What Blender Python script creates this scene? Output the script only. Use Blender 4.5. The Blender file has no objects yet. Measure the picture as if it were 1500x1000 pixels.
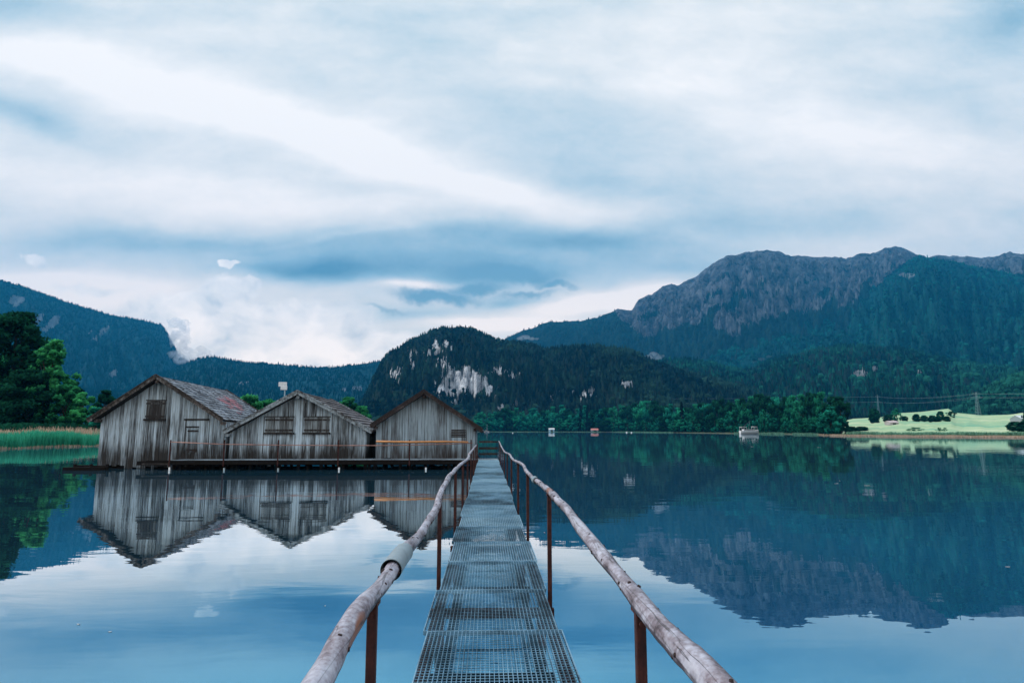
HAZE = 7.5e-5
import bpy, math, random
import numpy as np
from mathutils import Vector

R = math.radians
scn = bpy.context.scene
COL = scn.collection
rng = np.random.default_rng(7)
random.seed(7)

# ------------------------------------------------------------------ camera
FPX, PITCH, YAW, EYE = 937.5, R(7.9), R(2.18), 2.0
_f = np.array([math.sin(YAW)*math.cos(PITCH), math.cos(YAW)*math.cos(PITCH), math.sin(PITCH)])
_r = np.array([math.cos(YAW), -math.sin(YAW), 0.0])
_u = np.cross(_r, _f)
CAM = np.array([0.0, 0.0, EYE])

def ray(px, py):
    return _f*FPX + _r*(px-750) + _u*(500-py)
def at_y(px, py, y):
    d = ray(px, py); return CAM + d*(y/d[1])
def at_z(px, py, z):
    d = ray(px, py); return CAM + d*((z-EYE)/d[2])
def at_x(px, py, x):
    d = ray(px, py); return CAM + d*(x/d[0])
def azel(px, py):
    d = ray(px, py); return math.atan2(d[0], d[1]), d[2]/math.hypot(d[0], d[1])
def project(P):
    Q = np.asarray(P) - CAM
    w = Q @ _f
    return 750 + FPX*(Q @ _r)/w, 500 - FPX*(Q @ _u)/w

cam = bpy.data.cameras.new("camera")
cam.lens = 22.5; cam.sensor_width = 36; cam.clip_start = 0.05; cam.clip_end = 40000
camo = bpy.data.objects.new("camera", cam); COL.objects.link(camo)
camo.location = (0, 0, EYE); camo.rotation_euler = (R(90)+PITCH, 0, -YAW)
scn.camera = camo

# ------------------------------------------------------------------ noise
_perm = np.random.default_rng(3).random((256, 256))
def vnoise(x, y, seed=0):
    x = np.asarray(x, float)+seed*17.31; y = np.asarray(y, float)+seed*9.77
    xi = np.floor(x).astype(int); yi = np.floor(y).astype(int)
    fx = x-xi; fy = y-yi
    fx = fx*fx*(3-2*fx); fy = fy*fy*(3-2*fy)
    g = lambda a, b: _perm[a % 256, b % 256]
    return (g(xi, yi)*(1-fx)+g(xi+1, yi)*fx)*(1-fy)+(g(xi, yi+1)*(1-fx)+g(xi+1, yi+1)*fx)*fy
def fbm(x, y, oct=4, seed=0):
    s = 0; a = .5; t = 0
    for k in range(oct):
        s = s+a*vnoise(x*2**k, y*2**k, seed+k); t += a; a *= .5
    return s/t-.5
def smooth(a, b, x):
    t = np.clip((np.asarray(x, float)-a)/(b-a), 0, 1); return t*t*(3-2*t)

# ------------------------------------------------------------------ mesh helpers
def tag(o, label=None, cat=None, group=None, kind=None):
    if label: o["label"] = label
    if cat: o["category"] = cat
    if group: o["group"] = group
    if kind: o["kind"] = kind
    return o

def empty(name, loc=(0, 0, 0), rz=0, **k):
    o = bpy.data.objects.new(name, None); COL.objects.link(o)
    o.location = loc; o.rotation_euler = (0, 0, rz); o.empty_display_size = .2
    return tag(o, **k)

def np_mesh(name, V, F, mats, parent=None, tone=None, rock=None, mi=None, smooth_=False):
    """V (n,3), F (m,k) arrays -> ONE linked mesh object"""
    me = bpy.data.meshes.new(name)
    V = np.ascontiguousarray(V, dtype=np.float32); F = np.ascontiguousarray(F, dtype=np.int32)
    m, k = F.shape
    me.vertices.add(len(V)); me.vertices.foreach_set("co", V.ravel())
    me.loops.add(m*k); me.loops.foreach_set("vertex_index", F.ravel())
    me.polygons.add(m)
    me.polygons.foreach_set("loop_start", np.arange(0, m*k, k, dtype=np.int32))
    if tone is not None:
        a = me.attributes.new("tone", 'FLOAT', 'FACE'); a.data.foreach_set("value", np.asarray(tone, dtype=np.float32))
    if rock is not None:
        a = me.attributes.new("rock", 'FLOAT', 'POINT'); a.data.foreach_set("value", np.asarray(rock, dtype=np.float32))
    for x in (mats if isinstance(mats, (list, tuple)) else [mats]): me.materials.append(x)
    if mi is not None: me.polygons.foreach_set("material_index", np.asarray(mi, dtype=np.int32))
    me.polygons.foreach_set("use_smooth", np.full(m, smooth_, dtype=bool))
    me.update(calc_edges=True); me.validate()
    o = bpy.data.objects.new(name, me); COL.objects.link(o)
    if parent: o.parent = parent
    return o

class MB:
    """collects shapes; build() links them as one mesh object (world = local of the parent's empty at origin)"""
    def __init__(s): s.v = []; s.f = []; s.t = []; s.m = []; s.g = []
    def add(s, vs, fs, tone=.5, mi=0):
        s.g.append((len(s.v), len(s.f)))
        n = len(s.v); s.v += [tuple(map(float, v)) for v in vs]
        for f in fs: s.f.append([i+n for i in f]); s.t.append(tone); s.m.append(mi)
    def hexa(s, p, tone=.5, mi=0):   # 8 corners: bottom 4 ccw, top 4 ccw
        s.add(p, [(3, 2, 1, 0), (4, 5, 6, 7), (0, 1, 5, 4), (1, 2, 6, 5), (2, 3, 7, 6), (3, 0, 4, 7)], tone, mi)
    def box(s, a, b, tone=.5, mi=0):
        x0, y0, z0 = a; x1, y1, z1 = b
        s.hexa([(x0, y0, z0), (x1, y0, z0), (x1, y1, z0), (x0, y1, z0), (x0, y0, z1), (x1, y0, z1), (x1, y1, z1), (x0, y1, z1)], tone, mi)
    def bar(s, p, q, w, h, tone=.5, mi=0, up=(0, 0, 1)):
        p = Vector(p); q = Vector(q); d = (q-p).normalized()
        a = d.cross(Vector(up)); a = (a if a.length > 1e-4 else Vector((1, 0, 0))).normalized()*(w/2)
        b = a.cross(d).normalized()*(h/2)
        s.hexa([p-a-b, p+a-b, q+a-b, q-a-b, p-a+b, p+a+b, q+a+b, q-a+b], tone, mi)
    def tube(s, pts, rad, n=10, tone=.5, mi=0, caps=True, lump=0, seed=0):
        pts = [Vector(p) for p in pts]; rad = rad if hasattr(rad, '__len__') else [rad]*len(pts)
        rr = random.Random(seed); ring = []; prev = None
        for i, p in enumerate(pts):
            d = (pts[min(i+1, len(pts)-1)]-pts[max(i-1, 0)]).normalized()
            if prev is None:
                a = d.cross(Vector((0, 0, 1)));  a = a if a.length > .05 else d.cross(Vector((1, 0, 0)))
            else: a = prev-d*prev.dot(d)
            a.normalize(); prev = a; b = d.cross(a)
            ring.append([p+(a*math.cos(t)+b*math.sin(t))*rad[i]*(1+lump*(rr.random()-.5)) for t in [2*math.pi*k/n for k in range(n)]])
        V = [v for r_ in ring for v in r_]; F = []
        for i in range(len(pts)-1):
            for k in range(n): F.append((i*n+k, (i+1)*n+k, (i+1)*n+(k+1) % n, i*n+(k+1) % n))
        if caps: F.append(tuple(range(n))); F.append(tuple((len(pts)-1)*n+k for k in reversed(range(n))))
        s.add(V, F, tone, mi)
    def each(s, name, mats, parent=None, smooth_=False, **k):
        out = []; g = s.g+[(len(s.v), len(s.f))]
        for (v0, f0), (v1, f1) in zip(g[:-1], g[1:]):
            q = MB(); q.v = s.v[v0:v1]; q.f = [[i-v0 for i in f] for f in s.f[f0:f1]]; q.t = s.t[f0:f1]; q.m = s.m[f0:f1]
            out.append(q.build(name, mats, parent, smooth_, **k))
        return out
    def build(s, name, mats, parent=None, smooth_=False, loc=None, bevel=0):
        me = bpy.data.meshes.new(name)
        V = s.v
        if loc is not None: V = [(v[0]-loc[0], v[1]-loc[1], v[2]-loc[2]) for v in V]
        me.from_pydata(V, [], s.f)
        a = me.attributes.new("tone", 'FLOAT', 'FACE'); a.data.foreach_set("value", s.t)
        for x in (mats if isinstance(mats, (list, tuple)) else [mats]): me.materials.append(x)
        me.polygons.foreach_set("material_index", s.m)
        me.polygons.foreach_set("use_smooth", [smooth_]*len(s.f))
        me.update()
        o = bpy.data.objects.new(name, me); COL.objects.link(o)
        if loc is not None: o.location = loc
        if parent: o.parent = parent
        if bevel:
            b = o.modifiers.new("bevel", 'BEVEL'); b.width = bevel; b.segments = 1; b.limit_method = 'ANGLE'
        return o

# ------------------------------------------------------------------ materials
def lin(c): return tuple(c)+(1,)
class NT:
    def __init__(s, tree): s.t = tree; s.n = tree.nodes; s.l = tree.links
    def node(s, typ, **k):
        n = s.n.new(typ)
        for a, b in k.items(): setattr(n, a, b)
        return n
    def put(s, sock, v):
        if isinstance(v, bpy.types.NodeSocket): s.l.new(v, sock)
        elif hasattr(v, '__len__') and sock.type == 'RGBA' and len(v) == 3: sock.default_value = lin(v)
        else: sock.default_value = v
    def math(s, op, a, b=None, c=None, clamp=False):
        n = s.node('ShaderNodeMath', operation=op); n.use_clamp = clamp
        for i, v in enumerate((a, b, c)):
            if v is not None: s.put(n.inputs[i], v)
        return n.outputs[0]
    def vmath(s, op, a, b=None):
        n = s.node('ShaderNodeVectorMath', operation=op); s.put(n.inputs[0], a)
        if b is not None: s.put(n.inputs[1], b)
        return n.outputs[0]
    def mixc(s, f, a, b, mode='MIX'):
        n = s.node('ShaderNodeMix', data_type='RGBA', blend_type=mode); n.clamp_factor = True
        s.put(n.inputs[0], f); s.put(n.inputs[6], a); s.put(n.inputs[7], b); return n.outputs[2]
    def noise(s, vec, scale=5, detail=4, rough=.5, dist=0):
        n = s.node('ShaderNodeTexNoise'); s.put(n.inputs['Vector'], vec)
        n.inputs['Scale'].default_value = scale; n.inputs['Detail'].default_value = detail
        n.inputs['Roughness'].default_value = rough; n.inputs['Distortion'].default_value = dist
        return n.outputs[0]
    def ramp(s, f, stops, interp='LINEAR'):
        n = s.node('ShaderNodeValToRGB'); cr = n.color_ramp; cr.interpolation = interp
        while len(cr.elements) < len(stops): cr.elements.new(.5)
        for e, (p, c) in zip(cr.elements, stops):
            e.position = p; e.color = lin(c) if hasattr(c, '__len__') else (c, c, c, 1)
        s.put(n.inputs[0], f); return n.outputs[0]
    def mapping(s, vec, scale=(1, 1, 1), loc=(0, 0, 0), rot=(0, 0, 0)):
        n = s.node('ShaderNodeMapping'); s.put(n.inputs[0], vec)
        n.inputs['Scale'].default_value = scale; n.inputs['Location'].default_value = loc; n.inputs['Rotation'].default_value = rot
        return n.outputs[0]
    def attr(s, name):
        n = s.node('ShaderNodeAttribute', attribute_name=name); return n.outputs['Fac']
    def smoothstep(s, a, b, x):
        n = s.node('ShaderNodeMapRange', interpolation_type='SMOOTHSTEP'); s.put(n.inputs[0], x)
        n.inputs[1].default_value = a; n.inputs[2].default_value = b; return n.outputs[0]

def mat(name):
    m = bpy.data.materials.new(name); m.use_nodes = True
    t = NT(m.node_tree); t.bsdf = t.n['Principled BSDF']; t.out = t.n['Material Output']
    return m, t
def pos(t): return t.node('ShaderNodeNewGeometry').outputs['Position']
def obc(t): return t.node('ShaderNodeTexCoord').outputs['Object']
def fin(t, color, rough=.8, bump=None, bstr=.3, bdist=.02, metal=0, spec=.3):
    b = t.bsdf; t.put(b.inputs['Base Color'], color); t.put(b.inputs['Roughness'], rough)
    b.inputs['Metallic'].default_value = metal; b.inputs['Specular IOR Level'].default_value = spec
    if bump is not None:
        n = t.node('ShaderNodeBump'); t.put(n.inputs['Height'], bump)
        n.inputs['Strength'].default_value = bstr; n.inputs['Distance'].default_value = bdist
        t.l.new(n.outputs[0], b.inputs['Normal'])

def plain(name, c, rough=.7, metal=0, var=.25, scale=8, spec=.3):
    m, t = mat(name); n = t.noise(obc(t), scale, 4, .6)
    lo = tuple(x*(1-var) for x in c); hi = tuple(min(1, x*(1+var)) for x in c)
    fin(t, t.ramp(n, [(.3, lo), (.7, hi)]), rough, n, .2, .01, metal, spec); return m

def wood_planks(name, light=(.64, .76, .85), mid=(.32, .37, .41), dark=(.035, .03, .028), zdamp=1.6, thr=.0, grain=(15, 15, .6)):
    m, t = mat(name); o = pos(t); tone = t.attr("tone")
    off = t.node('ShaderNodeCombineXYZ'); t.put(off.inputs[2], t.math('MULTIPLY', tone, 37.0)); t.put(off.inputs[0], t.math('MULTIPLY', tone, 11.0))
    v = t.vmath('ADD', o, off.outputs[0])
    n1 = t.noise(t.mapping(v, grain), 1.0, 6, .65)
    n2 = t.noise(t.mapping(v, (grain[0]*3, grain[1]*3, grain[2]*2)), 1.0, 4, .65)
    n3 = t.noise(t.mapping(o, (.7, .7, .5)), 1.0, 3, .5)
    s = t.math('ADD', t.math('MULTIPLY', n1, .50), t.math('MULTIPLY', n2, .43))
    s = t.math('ADD', s, t.math('MULTIPLY', t.math('SUBTRACT', tone, .5), .13))
    s = t.math('ADD', s, t.math('MULTIPLY', t.math('SUBTRACT', n3, .5), .35))
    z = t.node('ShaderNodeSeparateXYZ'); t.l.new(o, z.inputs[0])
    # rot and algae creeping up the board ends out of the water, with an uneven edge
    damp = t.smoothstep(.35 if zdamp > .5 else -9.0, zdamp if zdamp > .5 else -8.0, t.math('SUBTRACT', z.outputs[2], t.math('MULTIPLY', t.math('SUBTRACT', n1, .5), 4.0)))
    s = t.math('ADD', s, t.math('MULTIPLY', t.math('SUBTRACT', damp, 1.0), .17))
    s = t.math('ADD', s, thr+.028)
    c = t.ramp(s, [(.35, dark), (.41, tuple(a*.45+b*.5 for a, b in zip(mid, dark))), (.465, mid), (.56, light)])
    fin(t, c, .75, n2, .5, .01, 0, .35); return m

def leaf_mat(name, dark, lite, trans=.35):
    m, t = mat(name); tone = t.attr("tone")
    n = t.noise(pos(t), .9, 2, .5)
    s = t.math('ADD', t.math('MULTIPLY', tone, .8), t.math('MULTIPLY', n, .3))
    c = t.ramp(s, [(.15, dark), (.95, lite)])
    d = t.node('ShaderNodeBsdfDiffuse'); t.put(d.inputs[0], c)
    tr = t.node('ShaderNodeBsdfTranslucent'); t.put(tr.inputs[0], c)
    mx = t.node('ShaderNodeMixShader'); mx.inputs[0].default_value = trans
    t.l.new(d.outputs[0], mx.inputs[1]); t.l.new(tr.outputs[0], mx.inputs[2]); t.l.new(mx.outputs[0], t.out.inputs[0])
    t.n.remove(t.bsdf)
    return m

def hill_mat(name, g_dark, g_lite, r_dark, r_lite, tsize=9., rsize=60., rock_bump=8.):
    """forest floor / canopy ground with bare rock where the 'rock' attribute says so"""
    m, t = mat(name); p = pos(t)
    vo = t.node('ShaderNodeTexVoronoi'); t.put(vo.inputs['Vector'], p); vo.inputs['Scale'].default_value = 1/tsize
    n = t.noise(p, 1/(tsize*12), 4, .6)
    n2 = t.noise(p, 1/(tsize*1.5), 3, .6)
    s = t.math('ADD', t.math('MULTIPLY', n, .7), t.math('MULTIPLY', t.math('SUBTRACT', 1.0, vo.outputs[0]), .35))
    g = t.ramp(s, [(.35, g_dark), (.8, g_lite)])
    q = t.mapping(p, (1, 1, 1.2), rot=(0, .5, .2))
    rn = t.noise(q, 1/rsize, 8, .68, .6)
    rn2 = t.noise(t.mapping(p, (1, 1, .8)), 1/(rsize*.22), 5, .65)
    rs = t.math('ADD', t.math('MULTIPLY', rn, .6), t.math('MULTIPLY', rn2, .4))
    rc = t.ramp(rs, [(.38, r_dark), (.60, r_lite)])
    rk = t.math('ADD', t.attr("rock"), t.math('MULTIPLY', t.math('SUBTRACT', rs, .5), 1.6))
    f = t.smoothstep(.42, .58, rk)
    c = t.mixc(f, g, rc)
    hgt = t.math('ADD', t.math('MULTIPLY', rs, rock_bump), t.math('MULTIPLY', vo.outputs[0], -2.0))
    fin(t, c, .95, hgt, .8, 1.0, 0, .05); return m
# ------------------------------------------------------------------ world: overcast evening sky
w = bpy.data.worlds.new("World"); scn.world = w; w.use_nodes = True
T = NT(w.node_tree)
for n in list(T.n): T.n.remove(n)
tc = T.node('ShaderNodeTexCoord').outputs['Generated']
sep = T.node('ShaderNodeSeparateXYZ'); T.l.new(tc, sep.inputs[0])
den = T.math('MAXIMUM', sep.outputs[1], .12)
U0 = T.math('DIVIDE', sep.outputs[0], den); V0 = T.math('DIVIDE', sep.outputs[2], den)
cmb = T.node('ShaderNodeCombineXYZ'); T.l.new(U0, cmb.inputs[0]); T.l.new(V0, cmb.inputs[1])
uv = cmb.outputs[0]
nw = T.node('ShaderNodeTexNoise'); T.l.new(T.mapping(uv, (1, 2.2, 1)), nw.inputs['Vector']); nw.inputs['Scale'].default_value = 3.2; nw.inputs['Detail'].default_value = 5
warp = T.vmath('MULTIPLY', T.vmath('SUBTRACT', nw.outputs[1], (.5, .5, .5)), (.17, .07, 0))
uw = T.vmath('ADD', uv, warp)
nw2 = T.node('ShaderNodeTexNoise'); T.l.new(uv, nw2.inputs['Vector']); nw2.inputs['Scale'].default_value = 16; nw2.inputs['Detail'].default_value = 6; nw2.inputs['Roughness'].default_value = .6
uw2 = T.vmath('ADD', uv, T.vmath('MULTIPLY', T.vmath('SUBTRACT', nw2.outputs[1], (.5, .5, .5)), (.06, .05, 0)))
def px_uv(px, py):
    d = ray(px, py); return d[0]/d[1], d[2]/d[1]
def gauss(vec, px, py, sx, sy, rot=0):
    u, v = px_uv(px, py)
    a = T.vmath('SUBTRACT', vec, (u, v, 0))
    mp = T.node('ShaderNodeMapping'); T.put(mp.inputs[0], a)
    # rotate first, then scale
    mp.vector_type = 'TEXTURE'; mp.inputs['Rotation'].default_value = (0, 0, R(rot)); mp.inputs['Scale'].default_value = (sx/946, sy/946, 1)
    dd = T.node('ShaderNodeVectorMath', operation='DOT_PRODUCT'); T.l.new(mp.outputs[0], dd.inputs[0]); T.l.new(mp.outputs[0], dd.inputs[1])
    return T.math('EXPONENT', T.math('MULTIPLY', dd.outputs['Value'], -1.0))
soft = [  # px, py, sx, sy, rot(ccw), amount
 (130,105,260,42,-14,.34),(430,180,240,44,-16,.36),(680,262,200,30,-14,.32),(180,270,330,58,-6,.22),(520,300,260,26,-6,.12),
 (10,10,150,26,0,-.26),(30,165,120,20,-18,-.22),(250,40,120,30,0,.05),(640,40,220,60,0,-.04),(830,195,170,50,-12,-.12),(920,262,230,26,-8,-.12),
 (780,130,70,26,0,.08),(1010,120,150,70,0,.10),(1220,190,230,70,-8,.20),(1000,60,200,60,0,.08),(1480,25,70,50,0,-.30),(1400,240,160,40,0,.12),
 (400,352,330,24,0,-.34),(170,352,110,12,0,-.10),(850,350,190,26,-2,-.42),(1130,318,240,30,0,-.16),(600,388,240,22,0,-.46),(440,398,90,18,0,-.46),
 (1000,392,120,18,0,-.22),(1350,335,240,22,0,.02),(900,300,300,16,0,.04),(500,345,120,6,8,.10),
 (740,404,90,16,0,-.30),(655,424,70,12,0,-.20),(620,462,90,14,0,-.22),(760,440,60,10,6,-.34),
 (880,440,90,15,8,.75),(740,478,110,12,0,.60),(600,415,60,7,0,.45),(960,428,60,12,0,.35),
 (90,428,200,26,0,.50),(1450,330,100,30,0,-.05)]
L = .635
for (a, b, c, d, e, k) in soft: L = T.math('ADD', L, T.math('MULTIPLY', gauss(uw, a, b, c, d, e), k))
st = T.noise(T.mapping(uw, (1.0, 3.6, 1), rot=(0, 0, R(8))), 3.0, 7, .58)
L = T.math('ADD', L, T.math('MULTIPLY', T.math('SUBTRACT', st, .5), .46))
st2 = T.noise(T.mapping(uw2, (1.0, 1.9, 1), rot=(0, 0, R(12))), 7.0, 7, .66)
L = T.math('ADD', L, T.math('MULTIPLY', T.math('SUBTRACT', st2, .5), .38))
skyc = T.ramp(L, [(.0, (.11, .23, .32)), (.28, (.27, .42, .51)), (.48, (.48, .58, .63)), (.68, (.70, .72, .72)), (.90, (.92, .875, .84))])
gm = 0.0
for (a_, b_, c_, d_, e_, k_) in [(748,404,88,17,0,1.0),(640,432,72,11,-4,.85),(700,424,60,12,0,.8),(770,432,60,8,8,.7),(812,414,34,9,0,.75),(560,452,50,7,0,.55)]: gm = T.math('MAXIMUM', gm, T.math('MULTIPLY', gauss(uw2, a_, b_, c_, d_, e_), k_))
gm = T.smoothstep(.16, .80, T.math('ADD', gm, T.math('MULTIPLY', T.math('SUBTRACT', st2, .5), .9)))
skyc = T.mixc(gm, skyc, (.17, .31, .41))
cum = [(400,482,175,52,0,1.1),(332,425,52,26,0,1.0),(275,455,110,36,0,.95),(368,412,20,12,0,.9),(520,505,120,34,0,1.0),(150,425,120,16,0,.5),(48,383,26,15,0,.85),(338,387,22,7,0,.9),(930,470,60,20,0,.6),(400,540,260,30,0,1.0)]
K = 0.0
for (a, b, c, d, e, k) in cum: K = T.math('MAXIMUM', K, T.math('MULTIPLY', gauss(uw2, a, b, c, d, e), k))
K = T.math('ADD', K, T.math('MULTIPLY', T.math('SUBTRACT', nw2.outputs[0], .5), .45))
K = T.smoothstep(.36, .62, K)
cs = T.noise(T.mapping(uw2, (1, 1.5, 1)), 9, 6, .56, .2)
cumc = T.ramp(cs, [(.34, (.52, .58, .63)), (.46, (.76, .78, .79)), (.60, (.96, .935, .91))])
skyc = T.mixc(K, skyc, cumc)
# the low cloud is seen through kilometres of air: it is brighter than what lies overhead
HZ = T.ramp(T.smoothstep(.0, .45, T.math('ABSOLUTE', sep.outputs[2])), [(0, (1.36, 1.16, 1.0)), (1, (1.0, 1.0, 1.0))])
skyc = T.mixc(1.0, skyc, HZ, 'MULTIPLY')
SUN_EL, SUN_AZ = R(30), R(-82)      # azimuth from +Y clockwise: off to the left
ns = T.node('ShaderNodeTexSky', sky_type='NISHITA'); ns.sun_disc = False; ns.sun_elevation = SUN_EL; ns.sun_rotation = SUN_AZ
b1 = T.node('ShaderNodeBackground'); T.l.new(ns.outputs[0], b1.inputs[0]); b1.inputs[1].default_value = .08
b2 = T.node('ShaderNodeBackground'); T.l.new(skyc, b2.inputs[0]); b2.inputs[1].default_value = 1.0
mx = T.node('ShaderNodeMixShader'); mx.inputs[0].default_value = .95
T.l.new(b1.outputs[0], mx.inputs[1]); T.l.new(b2.outputs[0], mx.inputs[2])
wo = T.node('ShaderNodeOutputWorld'); T.l.new(mx.outputs[0], wo.inputs[0])

sl = bpy.data.lights.new("sun", 'SUN'); sl.energy = 1.5; sl.angle = R(10); sl.color = (1, .95, .88)
so = bpy.data.objects.new("sun", sl); COL.objects.link(so)
sd = Vector((math.sin(SUN_AZ)*math.cos(SUN_EL), math.cos(SUN_AZ)*math.cos(SUN_EL), math.sin(SUN_EL)))
so.rotation_euler = sd.to_track_quat('Z', 'Y').to_euler()

scn.view_settings.view_transform = 'Standard'; scn.view_settings.look = 'None'
scn.view_settings.exposure = .5; scn.view_settings.gamma = 1
cy = scn.cycles
cy.use_denoising = True
cy.max_bounces = 7; cy.diffuse_bounces = 2; cy.glossy_bounces = 4; cy.transmission_bounces = 3; cy.volume_bounces = 8; cy.max_bounces = 12; cy.transparent_max_bounces = 6
cy.caustics_reflective = False; cy.caustics_refractive = False
cy.sample_clamp_indirect = 4

# ------------------------------------------------------------------ haze
def volume_mat(name, color, dens, aniso=0):
    m = bpy.data.materials.new(name); m.use_nodes = True; t = NT(m.node_tree)
    t.n.remove(t.n['Principled BSDF'])
    v = t.node('ShaderNodeVolumePrincipled'); v.inputs['Color'].default_value = lin(color); v.inputs['Density'].default_value = dens
    v.inputs['Anisotropy'].default_value = aniso
    t.l.new(v.outputs[0], t.n['Material Output'].inputs['Volume']); return m
hb = MB(); hb.box((-8200, -1500, -4), (8200, 8200, 2150))
tag(hb.build('haze', volume_mat("haze_air", (.03, .45, .92), HAZE)), label='blue evening haze filling the air of the whole valley', cat='haze', kind='stuff')

# ------------------------------------------------------------------ water
m, t = mat("lake_water")
P = pos(t)
n1 = t.noise(t.mapping(P, (.55, 1.5, 1)), 1.0, 3, .5, .3)
n2 = t.noise(t.mapping(P, (.10, .28, 1)), 1.0, 3, .5)
hgt = t.math('ADD', t.math('MULTIPLY', n1, .0022), t.math('MULTIPLY', n2, .010))
bp = t.node('ShaderNodeBump'); t.put(bp.inputs['Height'], hgt); bp.inputs['Strength'].default_value = 1; bp.inputs['Distance'].default_value = 1
fr = t.node('ShaderNodeFresnel'); fr.inputs['IOR'].default_value = 1.33; t.l.new(bp.outputs[0], fr.inputs['Normal'])
gc = t.ramp(fr.outputs[0], [(.02, (.02, .06, .10)), (.13, (.15, .43, .60)), (.22, (.26, .46, .58)), (.30, (.50, .62, .67)), (.39, (.88, .92, .93)), (.55, (.80, .85, .88)), (.75, (.78, .84, .87))])
gl = t.node('ShaderNodeBsdfGlossy'); t.put(gl.inputs['Color'], gc); gl.inputs['Roughness'].default_value = .0; t.l.new(bp.outputs[0], gl.inputs['Normal'])
df = t.node('ShaderNodeBsdfDiffuse'); df.inputs[0].default_value = (.004, .014, .022, 1)
ad = t.node('ShaderNodeAddShader'); t.l.new(gl.outputs[0], ad.inputs[0]); t.l.new(df.outputs[0], ad.inputs[1])
t.l.new(ad.outputs[0], t.out.inputs[0]); t.n.remove(t.bsdf)
WATER = m
Vw = np.array([(-7000, -1300, 0), (7000, -1300, 0), (7000, 3000, 0), (-7000, 3000, 0)])
tag(np_mesh('water', Vw, np.array([[0, 1, 2, 3]]), WATER), kind='structure')

# ------------------------------------------------------------------ ground sheet (lake bed, shores, plain)
def shore_dist(az):
    """distance of the lake shore for a bearing (radians from +Y, clockwise)"""
    pts = [(-3.2, 16), (-2.2, 16), (-1.6, 40), (-.9, 84), (-.66, 92), (-.52, 104), (-.46, 125), (-.40, 190), (-.30, 330), (-.16, 560), (-.02, 800), (.1, 800), (.22, 700), (.30, 520), (.36, 440), (.47, 330), (.50, 262), (.56, 240), (.9, 226), (1.6, 60), (2.2, 16), (3.2, 16)]
    a = [p[0] for p in pts]; b = [p[1] for p in pts]
    return np.interp(az, a, b)
azs = np.linspace(-math.pi, math.pi, 721)
rads = np.concatenate([[3], np.linspace(8, 120, 29), np.geomspace(126, 1500, 90), np.geomspace(1600, 9000, 14)])
A, RR = np.meshgrid(azs, rads)
sh = shore_dist(A)*(1+.05*fbm(A*25, A*0+3, 4, 2))
dz = (RR-sh)
Z = np.where(dz < 0, np.maximum(-1.8, dz*.12), np.minimum(.55+.0004*dz, dz*.12)) + np.where(dz > 4, .25*fbm(A*200, RR*.08, 3, 5), 0)
Z = np.where(RR > 1500, np.minimum(Z, .8), Z)
Vg = np.stack([np.sin(A)*RR, np.cos(A)*RR, Z], -1).reshape(-1, 3)
Vg[:, 1] = np.clip(Vg[:, 1], -1290, 8100); Vg[:, 0] = np.clip(Vg[:, 0], -8100, 8100)
nc = len(azs); nr = len(rads)
ii, jj = np.meshgrid(np.arange(nr-1), np.arange(nc-1), indexing='ij')
q = (ii*nc+jj).ravel()
Fg = np.stack([q, q+nc, q+nc+1, q+1], -1)
m, t = mat("shore_ground"); P = pos(t)
n = t.noise(P, .12, 5, .6); n2 = t.noise(P, 1.5, 3, .6)
sz = t.node('ShaderNodeSeparateXYZ'); t.l.new(P, sz.inputs[0])
c = t.ramp(t.math('ADD', t.math('MULTIPLY', n, .7), t.math('MULTIPLY', n2, .3)), [(.3, (.03, .07, .03)), (.5, (.06, .11, .045)), (.7, (.16, .16, .08))])
c = t.mixc(t.smoothstep(.05, .28, sz.outputs[2]), (.14, .11, .09), c)
fin(t, c, .95, n2, .3, .1)
tag(np_mesh('ground', Vg, Fg, m, smooth_=True), kind='structure')

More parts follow.
